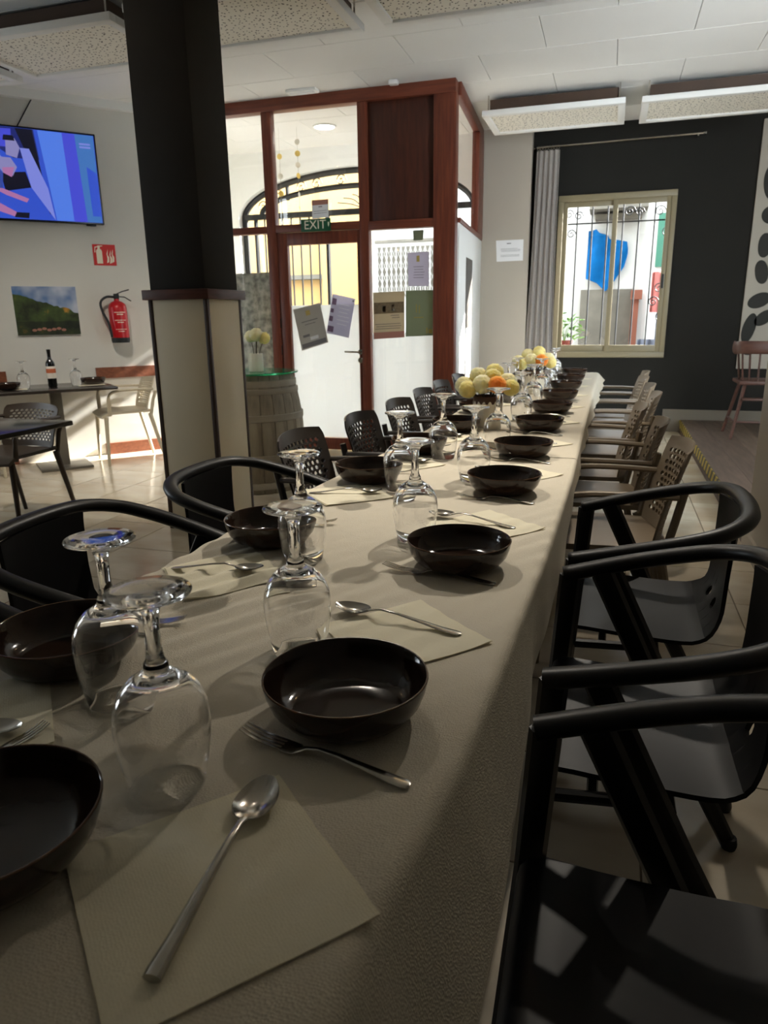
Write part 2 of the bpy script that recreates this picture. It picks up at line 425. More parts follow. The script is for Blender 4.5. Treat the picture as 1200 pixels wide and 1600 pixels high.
# --- floor with single tiles
fl = struct('floor', MB().rng((-8, 3.2), (-3, 8.2), (-0.15, -0.004)), 'grout', 'glossy cream stone tile floor of the dining room', 'floor')
tm = MB().rbox((0, 0, -0.005), (TW-0.005, TW-0.005, 0.010), 0.0012, seg=1).mesh('tile', 'tile', smooth=0)
tmats = []
for k in range(5):
    c = M['tile'].copy(); c.name = 'tile_%d' % k
    mp = [n for n in c.node_tree.nodes if n.type == 'MAPPING'][0]
    mp.inputs['Location'].default_value = (k*3.7, k*1.9, k*2.3); mp.inputs['Rotation'].default_value = (0, 0, k*0.35)
    mm = tm.copy(); mm.materials[0] = c; tmats.append(mm)
nt_ = 0
for i in range(-12, 2):
    for j in range(-4, 15):
        x0 = 0.15+TW*i; y0 = 1.425+TW*j
        cx, cyy = x0+TW/2, y0+TW/2
        vis = cyy > 0.3 and cyy < 8.2
        if cx < -1.6 and cyy < 1.6: vis = False
        if cx < -3.2 and cyy < 2.7: vis = False
        if cx > -3.9 and cx < -1.6 and cyy > 6.6: vis = False
        if cx < -3.6 and cyy > (cx+4.4)*1.15+5.87+0.35: vis = False
        if cx < -5.4: vis = False
        if not vis: continue
        ob('tile', random.choice(tmats), fl, (cx, cyy, 0)); nt_ += 1
# outside the view the floor goes on as one sheet
st = MB()
st.rng((-8, 0.8), (-3, 0.05), (-0.004, -0.0)); st.rng((-8, -1.7), (0.05, 1.40), (-0.004, 0)); st.rng((-8, -3.5), (1.40, 2.32), (-0.004, 0)); st.rng((-8, -5.35), (2.32, 8.1), (-0.004, 0)); st.rng((-4.8, -1.44), (6.45, 8.4), (-0.004, 0.001))
st.build('tile_field', 'tile', fl, smooth=0)
# --- podium on the right
PX = 0.785
pod = struct('floor_podium', MB().rng((PX, 3.2), (4.14, 8.25), (0, 0.115)), 'wall_beige', 'low wooden platform with hazard tape edge at right', 'platform')
pm = [MB().rbox((0, 0, 0), (0.188, 4.09, 0.016), 0.002, seg=1).mesh('plank', q, smooth=0) for q in ('plank', 'plank_b')]
for k in range(12): ob('plank', pm[(k*3) % 2 if k % 5 else 1], pod, (PX+0.098+0.19*k, 4.14+2.05, 0.123))
MB().rng((PX-0.006, PX+0.001), (4.15, 8.24), (0.0, 0.04)).build('riser_strip', 'column_trim', pod, smooth=0)
MB().rng((PX-0.005, PX+0.002), (4.15, 8.24), (0.045, 0.128)).build('hazard_tape', 'hazard_tape', pod, smooth=0)
# --- ceiling in single boards, running bond
ce = struct('ceiling', MB().rng((-8, 3.2), (-3, 8.3), (ZC+0.012, ZC+0.15)), 'ceiling_backing', 'white board ceiling with running-bond joints', 'ceiling')
cmsh = MB().rbox((0, 0, 0.006), (0.980, 0.584, 0.012), 0.002, seg=1).mesh('ceiling_board', 'ceiling_paint', smooth=0)
for r in range(-3, 5):
    y0 = 5.33+0.59*r
    off = -1.553 if r % 2 == 0 else -1.065
    for k in range(-5, 4):
        ob('ceiling_board', cmsh, ce, (off+0.984*k+0.492, y0+0.295, ZC))
cr = MB().rng((-8, 3.2), (-3, 3.56), (ZC, ZC+0.012)); cr.rng((-8, -6.5), (3.56, 8.25), (ZC, ZC+0.012)).rng((2.4, 3.2), (3.56, 8.25), (ZC, ZC+0.012))
cr.build('ceiling_field', 'ceiling_paint', ce, smooth=0)
# --- dark far wall with window opening, beige pier
WX0, WX1, WZ0, WZ1 = -0.60, 0.56, 0.785, 2.435
YW = 8.25
fw = MB()
fw.rng((-0.9, WX0), (YW, YW+0.2), (0, ZC)).rng((WX1, 3.2), (YW, YW+0.2), (0, ZC)).rng((WX0, WX1), (YW, YW+0.2), (0, WZ0)).rng((WX0, WX1), (YW, YW+0.2), (WZ1, ZC))
struct('wall_far', fw, 'wall_dark', 'charcoal painted far wall around the window', 'wall')
struct('wall_pier', MB().rng((-1.44, -0.885), (8.12, YW+0.2), (0, ZC)), 'wall_beige', 'beige wall pier between entrance box and curtain', 'wall')
# --- right walls
rw = MB().rng((PX, PX+0.2), (-3, 4.14), (0, ZC)); struct('wall_right', rw, 'wall_beige', 'beige wall end at the right edge beside the platform', 'wall')
struct('wall_alcove', MB().rng((3.0, 3.2), (4.14, 8.25), (0, ZC)), 'wall_dark', 'dark side wall of the platform alcove', 'wall')
struct('baseboard_right', MB().rng((PX-0.018, PX), (-2.8, 4.15), (0, 0.10)), 'wall_beige', 'painted baseboard along the right wall', 'baseboard')
struct('baseboard_far', MB().rng((0.60, 3.0), (YW-0.015, YW), (0, 0.24)), 'skirting_grey', 'grey beige skirting on the dark wall behind the platform', 'baseboard')
# --- back and left walls (out of frame)
struct('wall_back', MB().rng((-8, 3.2), (-3.2, -3.0), (0, ZC)), 'wall_dark', 'wall behind the photographer', 'wall')
TA = math.radians(49); TD = Vector((math.cos(TA), math.sin(TA), 0)); TN = Vector((math.sin(TA), -math.cos(TA), 0)); TP = Vector((-4.4, 5.87, 0))
def wp(s, off, z): p = TP+TD*s+TN*off; return Vector((p.x, p.y, z))
LX = -6.6; yl = TP.y+(LX-TP.x)*math.tan(TA)
lw = MB(); lw.rng((LX-0.2, LX), (-3, 1.7), (0, ZC)).rng((LX-0.2, LX), (2.9, yl+0.3), (0, ZC)).rng((LX-0.2, LX), (1.7, 2.9), (0, 0.9)).rng((LX-0.2, LX), (1.7, 2.9), (2.3, ZC))
struct('wall_left', lw, 'wall_white', 'white left wall with a wide window outside the frame', 'wall')
w2 = thing('window_2', 'wide side window outside the left edge of frame', 'window', (LX-0.1, 2.3, 1.6), 0, kind='structure')
fr = MB(); fr.rng((-0.03, 0.03), (-0.6, 0.6), (0.63, 0.70)).rng((-0.03, 0.03), (-0.6, 0.6), (-0.70, -0.63))
for yy in (-0.56, 0, 0.56): fr.rng((-0.03, 0.03), (yy-0.04, yy+0.04), (-0.63, 0.63))
fr.build('window_frame', 'white_paint', w2, smooth=0); MB().rng((-0.003, 0.003), (-0.56, 0.56), (-0.63, 0.63)).build('pane', 'pane', w2, smooth=0)
# --- oblique TV wall
Rw = Matrix.Rotation(TA, 3, 'Z')
def wbox(mb, s0, s1, o0, o1, z0, z1): return mb.box(wp((s0+s1)/2, (o0+o1)/2, (z0+z1)/2), (s1-s0, o1-o0, z1-z0), Rw)
tvw = MB(); wbox(tvw, -3.7, 0.75, -0.2, 0, 0, ZC)
struct('wall_tv', tvw, 'wall_white', 'white oblique wall carrying the television', 'wall')
n = 1
for s0, s1, z0, z1, mt, lb in ((-0.27, 0.70, 0.725, 0.825, 'wood_rail', 'brown wooden chair rail right of the wine table'), (-3.6, -1.02, 0.73, 0.83, 'wood_rail', 'brown wooden chair rail at the left edge of the frame'),
                           (-0.26, 0.70, 0.0, 0.11, 'wood_rail', 'brown wooden skirting behind the beige chair'), (-3.6, -1.02, 0.0, 0.10, 'wood_rail', 'brown wooden skirting at the left edge of the frame'),
                           (-3.7, 0.72, 3.03, 3.1, 'ceiling_paint', 'white cornice strip above the television')):
    b = MB(); wbox(b, s0, s1, -0.002, 0.022 if z1 < 2 else 0.06, z0, z1); struct('trim_%d' % n, b, mt, lb, 'trim'); n += 1
# --- column
col = thing('column', 'square column, dark grey above and cream panelled below a wooden ledge', 'column', (-2.343, 3.845, 0), 0, kind='structure')
hw, hd = 0.178, 0.185
MB().rbox((0, 0, 2.25), (2*hw, 2*hd, 1.70), 0.006).build('upper_shaft', 'column_paint', col)
MB().rbox((0, 0, 1.385), (2*hw+0.07, 2*hd+0.07, 0.055), 0.004).build('ledge', 'wood_cap', col)
MB().rng((-hw+0.01, hw-0.01), (-hd+0.01, hd-0.01), (0, 1.36)).build('core', 'column_trim', col, smooth=0)
for sx, sy in ((0, -1), (0, 1), (1, 0), (-1, 0)):
    if sx == 0: MB().rbox((0, sy*hd, 0.70), (2*hw-0.028, 0.02, 1.32), 0.002).build('cream_panel', 'column_cream', col)
    else: MB().rbox((sx*hw, 0, 0.70), (0.02, 2*hd-0.028, 1.32), 0.002).build('cream_panel', 'column_cream', col)
for sx in (-1, 1):
    for sy in (-1, 1): MB().rbox((sx*(hw+0.0), sy*(hd+0.0), 0.68), (0.026, 0.026, 1.36), 0.003).build('corner_strip', 'column_trim', col)
# --- entrance box: red-brown framed glass partition
ent = thing('wall_entrance', 'red-brown wood framed glazed entrance partition with dark panel', 'partition', (0, 0, 0), kind='structure')
XL = -3.92
def eb(name, x, z, mt='wood_red', y=(YB-0.045, YB+0.045), bev=0.004):
    return MB().rbox(((x[0]+x[1])/2, (y[0]+y[1])/2, (z[0]+z[1])/2), (x[1]-x[0], y[1]-y[0], z[1]-z[0]), bev).build(name, mt, ent)
eb('top_beam', (XL, -1.32), (3.0, ZC), 'wood_red_x', (YB-0.055, YB+0.05))
eb('corner_post', (-1.505, -1.315), (0, 3.0), y=(YB-0.05, YB+0.06))
eb('post', (-2.175, -2.09), (0, 3.0)); eb('post', (-3.075, -2.985), (0, 3.0))
eb('transom_rail', (XL, -3.075), (2.0, 2.06), 'wood_red_x'); eb('transom_rail', (-2.985, -2.175), (2.0, 2.065), 'wood_red_x'); eb('transom_rail', (-2.09, -1.505), (1.985, 2.055), 'wood_red_x')
eb('panel', (-2.09, -1.505), (2.055, 3.0), 'wood_panel', (YB-0.012, YB+0.012), 0.002)
eb('bottom_rail', (XL, -3.075), (0, 0.12), 'wood_red_x'); eb('bottom_rail', (-2.09, -1.505), (0, 0.12), 'wood_red_x')
for x, z in (((XL, -3.075), (2.06, 3.0)), ((-2.985, -2.175), (2.065, 3.0)), ((XL, -3.075), (0.12, 2.0)), ((-2.09, -1.505), (0.12, 1.985))):
    eb('pane', x, z, 'pane', (YB-0.003, YB+0.003), 0.0005)
eb('frosted_film', (-2.085, -1.51), (0.125, 1.10), 'frost_film', (YB+0.006, YB+0.008), 0.0003)
# right-hand side of the box
SA = Vector((-1.325, 6.46, 0)); SB = Vector((-1.415, 8.12, 0)); sl = (SB-SA).length; sa = math.atan2(SB.y-SA.y, SB.x-SA.x); RS = Matrix.Rotation(sa, 3, 'Z')
sdir = (SB-SA).normalized(); snrm = Vector((-sdir.y, sdir.x, 0))
def sbx(name, t, z, mt, th=0.06, off=0.0, bev=0.003):
    c = SA+sdir*((t[0]+t[1])/2)+snrm*off; c.z = (z[0]+z[1])/2
    return MB().rbox(c, (t[1]-t[0], th, z[1]-z[0]), bev, RS).build(name, mt, ent)
sbx('top_beam', (0, sl), (3.0, ZC), 'wood_red'); sbx('end_post', (sl-0.42, sl), (2.06, 3.0), 'wood_red', 0.07)
sbx('side_rail', (0, sl), (2.02, 2.06), 'wood_red', 0.07); sbx('white_panel', (0, sl), (0, 2.02), 'white_paint', 0.05)
sbx('pane', (0, sl-0.42), (2.06, 3.0), 'pane', 0.006, 0, 0.0005)
# door
dr = thing('door_1', 'red-brown framed glass entrance door with frosted lower half', 'door', (-2.54, YB, 0), kind='structure')
for nm, x, z in (('stile', (-0.44, -0.345), (0.01, 1.995)), ('stile', (0.335, 0.36), (0.01, 1.995)), ('top_rail', (-0.345, 0.335), (1.89, 1.995)), ('bottom_rail', (-0.345, 0.335), (0.01, 0.12))):
    MB().rbox(((x[0]+x[1])/2, 0, (z[0]+z[1])/2), (x[1]-x[0], 0.06, z[1]-z[0]), 0.003).build(nm, 'wood_red', dr)
MB().rng((-0.345, 0.335), (-0.003, 0.003), (0.12, 1.89)).build('pane', 'pane', dr, smooth=0)
MB().rng((-0.343, 0.333), (0.005, 0.007), (0.125, 1.36)).build('frosted_film', 'frost_film', dr, smooth=0)
h = MB(); h.lathe([(0, 0.0), (0.024, 0.0), (0.024, 0.01), (0, 0.012)], 20)
h2 = MB(); h2.add([(v[0]+0.347, -0.03-v[2], v[1]+0.935) for v in h.v], h.f); h2.add([(v[0]+0.347, -0.03-v[2], v[1]+0.86) for v in h.v], h.f)
h2.tube([(0.347, -0.035, 0.935), (0.347, -0.075, 0.935), (0.33, -0.08, 0.936), (0.21, -0.08, 0.94)], 0.009, 8)
h2.build('handle', 'chrome', dr)
for zz in (0.95, 1.2): MB().rbox((-0.452, -0.034, zz), (0.02, 0.02, 0.09), 0.004).build('hinge', 'black_rubber', dr)
# facade with the arched opening, vestibule side
ARX, ARH, ARZ, ART = -2.90, 1.42, 2.40, 2.88
def arch(x, hw=ARH, zt=ART): t = max(0, 1-((x-ARX)/hw)**2); return ARZ+(zt-ARZ)*math.sqrt(t)
fa = MB(); NS = 48; xs = [ARX+ARH*math.sin(-PI/2+PI*i/NS) for i in range(NS+1)]
Y0, Y1 = 8.2, 8.4
for i in range(NS):
    a, b = xs[i], xs[i+1]; za, zb = arch(a), arch(b)
    fa.add([(a, Y0, za), (b, Y0, zb), (b, Y0, ZC), (a, Y0, ZC), (a, Y1, za), (b, Y1, zb), (b, Y1, ZC), (a, Y1, ZC)], [(0,1,2,3), (7,6,5,4), (0,4,5,1)])
fa.rng((-5.4, ARX-ARH), (Y0, Y1), (0, ZC)).rng((ARX+ARH, -1.44), (Y0, Y1), (0, ZC))
struct('wall_facade', fa, 'white_paint', 'white street wall with the arched doorway', 'wall')
vl = MB(); vl.rng((-5.0, -4.8), (6.3, 8.2), (0, ZC)); struct('wall_vestibule', vl, 'white_paint', 'white side wall inside the entrance porch', 'wall')
# iron gate in the arch
gt = thing('iron_gate', 'black wrought iron arched gate in the street doorway', 'gate', (0, 8.3, 0))
def arcpath(hw, zt, z0=ARZ, n=40):
    return [(ARX+hw*math.sin(-PI/2+PI*i/n), 0, z0+(zt-z0)*math.cos(-PI/2+PI*i/n)) for i in range(n+1)]
g = MB(); g.tube([(ARX-ARH+0.03, 0, 0)]+arcpath(ARH-0.03, ART-0.03)+[(ARX+ARH-0.03, 0, 0)], 0.035, 6, up=(0, 1, 0)); g.build('outer_frame', 'iron_black', gt)
g = MB(); g.tube(arcpath(ARH-0.26, ART-0.19, 2.44), 0.032, 6, up=(0, 1, 0)); g.build('inner_arch', 'iron_black', gt)
MB().rng((ARX-ARH+0.03, ARX+ARH-0.03), (-0.03, 0.03), (2.385, 2.445)).build('transom_bar', 'iron_black', gt, smooth=0)
for x in (-3.72, -2.80, -2.1): MB().tube([(x, 0, arch(x, ARH-0.26, ART-0.21)-0.01), (x, 0, arch(x)-0.03)], 0.025, 6).build('arch_strut', 'iron_black', gt)
for k in range(9):
    x = -4.15+0.115*k
    MB().tube([(x, 0, 0.05), (x, 0, 2.39)], 0.011 if k not in (0, 8) else 0.028, 6).build('bar', 'iron_black', gt)
for k in range(7):
    a = -1.2+0.4*k; p = [(-2.78+0.02*math.sin(a), 0, 2.45), (-2.78+0.16*math.sin(a), 0, 2.45+0.13*math.cos(a)), (-2.78+0.34*math.sin(a), 0, 2.47+0.14*math.cos(a))]
    MB().tube(catmull(p, 5), 0.006, 5, up=(0, 1, 0)).build('scroll', 'iron_black', gt)
for x in (-4.05, -3.85, -3.55, -3.35, -3.05, -2.55, -2.3, -1.95):
    z0 = arch(x, ARH-0.26, ART-0.21)+0.09 if abs(x-ARX) < 1.0 else 2.53
    p = [(x+0.07*(1-t/14)*math.cos(t*0.75), 0, z0+0.07*(1-t/14)*math.sin(t*0.75)) for t in range(13)]
    MB().tube(p, 0.006, 5, up=(0, 1, 0)).build('scroll', 'iron_black', gt)
# --- window in the dark wall
win = thing('window_1', 'cream aluminium sliding window in the charcoal wall', 'window', ((WX0+WX1)/2, YW, (WZ0+WZ1)/2), kind='structure')
hx, hz = (WX1-WX0)/2, (WZ1-WZ0)/2
def wf(nm, x, z, y=(-0.03, 0.09), mt='alu_cream', bev=0.004):
    return MB().rbox(((x[0]+x[1])/2, (y[0]+y[1])/2, (z[0]+z[1])/2), (x[1]-x[0], y[1]-y[0], z[1]-z[0]), bev).build(nm, mt, win)
wf('frame_head', (-hx, hx), (hz-0.06, hz)); wf('frame_sill', (-hx, hx), (-hz, -hz+0.06)); wf('frame_jamb', (-hx, -hx+0.05), (-hz+0.06, hz-0.06)); wf('frame_jamb', (hx-0.05, hx), (-hz+0.06, hz-0.06))
for s, (a, b), y in ((-1, (-hx+0.05, 0.02), (0.03, 0.06)), (1, (-0.03, hx-0.05), (-0.015, 0.02))):
    sa_ = thing('sash', None, None); sa_.parent = win
    for x, z in (((a, a+0.045), (-hz+0.06, hz-0.06)), ((b-0.045, b), (-hz+0.06, hz-0.06)), ((a+0.045, b-0.045), (hz-0.11, hz-0.06)), ((a+0.045, b-0.045), (-hz+0.06, -hz+0.13))):
        o = MB().rbox(((x[0]+x[1])/2, (y[0]+y[1])/2, (z[0]+z[1])/2), (x[1]-x[0], y[1]-y[0], z[1]-z[0]), 0.003).build('sash_bar', 'alu_cream', sa_)
    MB().rng((a+0.045, b-0.045), ((y[0]+y[1])/2-0.002, (y[0]+y[1])/2+0.002), (-hz+0.13, hz-0.11)).build('pane', 'pane', sa_, smooth=0)
wf('latch', (hx-0.085, hx-0.065), (-0.12, 0.02), (-0.03, -0.015), 'black_rubber', 0.002)
# iron grille outside the window
gr = thing('window_grille', 'black iron security grille with scrolls outside the window', 'grille', (0, YW+0.22, 0))
for k in range(8):
    x = -0.57+0.157*k; MB().tube([(x, 0, 0.80), (x, 0, 2.40)], 0.0085, 6).build('bar', 'iron_black', gr)
for z in (0.90, 2.18, 2.38): MB().rng((-0.6, 0.58), (-0.006, 0.006), (z-0.007, z+0.007)).build('cross_bar', 'iron_black', gr, smooth=0)
for x, z, r in ((-0.5, 2.28, 0.05), (-0.4, 2.26, 0.05), (0.12, 2.28, 0.06), (0.22, 2.27, 0.05), (0.42, 2.27, 0.06), (0.52, 2.24, 0.05), (-0.47, 2.08, 0.05), (0.5, 2.06, 0.06), (0.47, 1.5, 0.06), (0.53, 1.62, 0.05), (0.42, 1.36, 0.06), (0.5, 1.2, 0.06)):
    MB().tube([(x+r*(1-t/16)*math.cos(t*0.7), 0, z+r*(1-t/16)*math.sin(t*0.7)) for t in range(15)], 0.006, 5, up=(0, 1, 0)).build('scroll', 'iron_black', gr)

# ================================================================== THE STREET
struct('floor_street', MB().rng((-12, 10), (8.4, 16), (-0.3, -0.05)), 'street', 'pale street paving outside the windows', 'street')
FY = 11.0
bd = thing('building', 'cream and white house across the street seen through the door', 'building', (0, FY, 0))
def bw(nm, x, z, mt, y=(0, 0.3), par=None): return MB().rng(x, y, z).build(nm, mt, par or bd, smooth=0)
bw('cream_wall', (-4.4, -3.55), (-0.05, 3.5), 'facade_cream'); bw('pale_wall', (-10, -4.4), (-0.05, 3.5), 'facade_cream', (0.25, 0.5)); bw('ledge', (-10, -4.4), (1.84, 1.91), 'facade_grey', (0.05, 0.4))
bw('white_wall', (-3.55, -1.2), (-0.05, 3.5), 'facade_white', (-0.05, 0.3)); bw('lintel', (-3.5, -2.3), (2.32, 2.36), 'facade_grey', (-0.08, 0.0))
lt = bw('shuttered_window', (-3.47, -2.45), (1.55, 2.26), 'facade_grey', (-0.06, -0.045))
for k in range(14):
    x = -3.46+0.075*k
    MB().tube([(x, -0.075, 1.56), (x, -0.075, 2.25)], 0.010, 5).build('lattice_bar', 'facade_white', lt)
lb = MB()
for k in range(13):
    for j in range(4):
        x = -3.46+0.075*k; z = 1.56+0.17*j
        lb.tube([(x, -0.08, z), (x+0.0375, -0.08, z+0.085), (x+0.075, -0.08, z)], 0.006, 4); lb.tube([(x, -0.08, z+0.17), (x+0.0375, -0.08, z+0.085), (x+0.075, -0.08, z+0.17)], 0.006, 4)
tag(lb.build('concertina_lattice', 'facade_white', lt, smooth=0), kind='stuff')
b2 = thing('building', 'white rough-walled house across the alley seen through the window', 'building', (0, FY-0.4, 0))
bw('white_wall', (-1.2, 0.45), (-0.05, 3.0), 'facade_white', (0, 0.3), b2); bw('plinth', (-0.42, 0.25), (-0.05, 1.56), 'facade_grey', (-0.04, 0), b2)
bw('balcony_slab', (-0.35, 0.36), (2.52, 2.60), 'facade_grey', (-0.55, 0), b2); bw('corbel', (-0.28, 0.30), (2.43, 2.49), 'facade_grey', (-0.28, 0), b2)
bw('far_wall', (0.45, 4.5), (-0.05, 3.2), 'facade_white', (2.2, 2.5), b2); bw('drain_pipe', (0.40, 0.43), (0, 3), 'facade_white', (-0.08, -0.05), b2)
bw('dark_doorway', (-0.86, -0.78), (0.9, 2.1), 'facade_grey', (-0.01, 0.0), b2)
bw('shutter', (0.62, 0.75), (1.95, 2.75), 'shutter_green', (2.12, 2.2), b2)
bw('gate_post', (0.25, 0.34), (-0.05, 1.52), 'post_brown', (-0.2, -0.05), b2); bw('post_cap', (0.235, 0.375), (1.42, 1.54), 'post_brown', (-0.24, -0.03), b2)
# blue sheet hung on the wall
def blue(u, v):
    zt = lerp_tab([(0, 2.31), (0.22, 2.33), (0.27, 2.28), (0.5, 2.25), (0.55, 2.2), (1, 2.16)], u); zb = lerp_tab([(0, 1.70), (0.3, 1.64), (0.55, 1.53), (0.75, 1.66), (1, 1.84)], u); x = -0.36+0.50*u+0.02*math.sin(4*v)*u
    return (x, FY-0.47+0.025*math.sin(14*u+3*v), zt+(zb-zt)*v)
tag(MB().grid(blue, 24, 18).build('blue_sheet', 'blue_fabric', thick=0.006), 'bright blue fabric sheet hanging on the white wall outside', 'fabric')
# potted plant on the outer sill
pp = thing('potted_plant', 'leafy green plant in a terracotta pot outside the window', 'plant', (-0.50, 8.72, 0.80))
MB().lathe([(0, 0), (0.07, 0), (0.09, 0.12), (0.1, 0.12), (0.1, 0.15), (0.085, 0.15), (0.08, 0.13), (0, 0.13)], 24).build('pot', 'terracotta', pp)
for k in range(46):
    a = random.uniform(0, 2*PI); r = random.uniform(0.02, 0.17); z = 0.16+random.uniform(0, 0.30)
    c = Vector((r*math.cos(a)+0.04, r*math.sin(a)*0.6, z)); q = Matrix.Rotation(a, 3, 'Z') @ Matrix.Rotation(random.uniform(-0.8, 0.8), 3, 'Y')
    L_ = 0.045; vs = [c+q @ Vector(p) for p in ((-L_, 0, 0), (0, 0.022, 0.008), (L_, 0, 0), (0, -0.022, 0.008), (0, 0, -0.006))]
    MB().add(vs, [(0, 1, 4), (1, 2, 4), (2, 3, 4), (3, 0, 4)]).build('leaf', 'leaf', pp, thick=0.0015)
sm = MB()
for k in range(6): sm.tube([(0, 0, 0.12), (0.03*math.cos(k), 0.03*math.sin(k), 0.25), (0.1*math.cos(k)+0.04, 0.06*math.sin(k), 0.38)], 0.003, 5)
sm.build('stems', 'leaf', pp)
struct('trim_9', MB().rng((-0.75, 0.7), (8.45, 8.9), (0.74, 0.80)), 'facade_white', 'white outer window ledge carrying the potted plant', 'ledge')
# laundry rack beyond
for x, z, w_, h_, mt, lb_ in ((0.55, 1.5, 0.16, 0.5, 'pink_cloth', 'pink cloth drying outside at the right of the window'), (0.62, 1.1, 0.12, 0.55, 'grey_cloth', 'grey cloth drying outside at the right of the window'), (0.46, 0.80, 0.22, 0.22, 'grey_cloth', 'dark bundle on the ground outside the window')):
    def dr_(u, v, x=x, z=z, w_=w_, h_=h_): return (x-w_/2+w_*u, 10.2+0.03*math.sin(11*u), z-h_*v+h_/2)
    tag(MB().grid(dr_, 12, 8).build('hanging_cloth', mt, thick=0.01), lb_, 'cloth')

# ================================================================== CEILING FITTINGS
def panel(x, y, label, zz=2.955):
    t = thing('radiant_panel', label, 'ceiling panel', (x, y, zz), 0, 'suspended perforated ceiling panels')
    f = MB(); W_, D_ = 1.20, 0.74
    f.rbox((0, -D_/2+0.03, 0), (W_, 0.06, 0.045), 0.004).rbox((0, D_/2-0.03, 0), (W_, 0.06, 0.045), 0.004).rbox((-W_/2+0.03, 0, 0), (0.06, D_-0.12, 0.045), 0.004).rbox((W_/2-0.03, 0, 0), (0.06, D_-0.12, 0.045), 0.004)
    f.build('frame', 'ceiling_paint', t)
    MB().rng((-W_/2+0.06, W_/2-0.06), (-D_/2+0.06, D_/2-0.06), (-0.006, 0.006)).build('perforated_board', 'perforated_board', t, smooth=0)
    for sx in (-1, 1):
        for sy in (-1, 1): MB().tube([(sx*(W_/2-0.05), sy*(D_/2-0.04), 0.02), (sx*(W_/2-0.05), sy*(D_/2-0.04), ZC-zz)], 0.006, 6).build('hanger_rod', 'chrome', t)
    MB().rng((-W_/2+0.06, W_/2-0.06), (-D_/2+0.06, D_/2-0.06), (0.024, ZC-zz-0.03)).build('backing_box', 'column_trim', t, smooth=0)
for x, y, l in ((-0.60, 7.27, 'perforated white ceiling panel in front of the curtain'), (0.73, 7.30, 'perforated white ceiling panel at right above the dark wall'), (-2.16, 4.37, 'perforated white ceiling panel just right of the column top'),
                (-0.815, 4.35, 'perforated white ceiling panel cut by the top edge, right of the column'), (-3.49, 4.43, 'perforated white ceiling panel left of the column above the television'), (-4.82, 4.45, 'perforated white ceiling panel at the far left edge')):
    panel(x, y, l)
el = thing('emergency_light', 'small white rectangular light on the ceiling before the entrance', 'light', (-2.61, 6.225, ZC))
MB().rbox((0, 0, -0.012), (0.27, 0.10, 0.024), 0.004).build('housing', 'white_paint', el); MB().rbox((0, 0, -0.026), (0.22, 0.06, 0.008), 0.003).build('diffuser', 'paper_white', el)
tag(MB().rbox((-1.813, 6.24, ZC-0.018), (0.075, 0.06, 0.036), 0.008).build('motion_detector', 'white_paint'), 'small white detector on the ceiling near the entrance corner', 'detector')
p = pz(507, 198, ZC-0.005)
dl = thing('downlight', 'round lit ceiling light inside the entrance porch', 'light', (p.x, p.y, ZC))
MB().lathe([(0, -0.006), (0.10, -0.006), (0.10, -0.001), (0, -0.001)], 28).build('diffuser', 'lamp_glow', dl)
MB().lathe([(0.10, -0.012), (0.12, -0.012), (0.12, 0), (0.10, 0), (0.10, -0.012)], 28).build('ring', 'white_paint', dl)
FILL_SPOTS = (((0.12, 3.90), (-0.55, 2.15, 0.75), 150, 'right of the long table'), ((-1.30, 3.05), (-0.45, 2.15, 0.75), 66, 'left of the long table'), ((-0.50, 3.70), (-0.45, 4.1, 0.75), 75, 'above the far part of the long table'),  # unseen lamps, guessed from warm glints and added to brighten table and left floor
         ((-2.95, 3.30), (-4.1, 4.9, 0.4), 120, 'lighting the wine bottle table'))
for k, ((x, y), aim, power, where) in enumerate(FILL_SPOTS):
    s_ = thing('ceiling_fill_spot', 'unseen added warm ceiling fill spotlight %s' % where, 'light', (x, y, ZC))
    MB().lathe([(0, -0.004), (0.04, -0.004), (0.04, -0.001), (0, -0.001)], 20).build('lens', 'fill_spot_glow', s_)
    MB().lathe([(0.04, -0.01), (0.055, -0.01), (0.055, 0), (0.04, 0), (0.04, -0.01)], 20).build('ring', 'white_paint', s_)
    ld = bpy.data.lights.new('fill_beam', 'SPOT'); ld.energy = power; ld.spot_size = math.radians((46, 54, 60, 74)[k]); ld.spot_blend = 1.0; ld.color = (1, 0.92, 0.80); ld.shadow_soft_size = 0.05; ld.cycles.is_caustics_light = True
    lo = bpy.data.objects.new('fill_beam', ld); COL.objects.link(lo); lo.parent = s_; lo.location = (0, 0, -0.02)
    lo.rotation_euler = (Vector(aim)-Vector((x, y, ZC-0.02))).to_track_quat('-Z', 'Y').to_euler()

# ================================================================== CURTAIN, ART, HIGH CHAIR
cu = thing('curtain', 'pale grey pleated curtain gathered left of the window', 'curtain', (-0.72, 8.13, 0))
def cur(u, v):
    z = 2.86-2.5*v; wd = 0.115+0.05*v-0.012*math.sin(PI*v); a = (u-0.5)*2
    return (a*wd-0.02*v, 0.026*math.sin(u*PI*9+0.4*math.sin(4*v))*(0.6+0.4*v), z)
MB().grid(cur, 90, 14).build('drape', 'curtain', cu, thick=0.004)
for k in range(8): MB().tube([(-0.10+0.028*k+0.014*math.cos(a*PI/6), 0, 2.885+0.02*math.sin(a*PI/6)) for a in range(12)], 0.003, 5, up=(0, 1, 0), closed=True).build('ring', 'chrome', cu)
rd = thing('curtain_rod', 'thin brass curtain rod across the dark wall above the window', 'curtain rod', (0, 8.13, 2.89))
MB().tube([(-0.84, 0, 0.0), (0.74, 0, 0.015)], 0.010, 8).build('pole', 'steel', rd)
MB().lathe([(0, -0.02), (0.018, -0.01), (0.018, 0.01), (0, 0.02)], 12, (0.75, 0, 0.015)).build('finial', 'chrome', rd)
for x in (-0.86, 0.69): MB().tube([(x, 0, 0), (x, 0.12, 0)], 0.008, 6).build('bracket', 'chrome', rd)
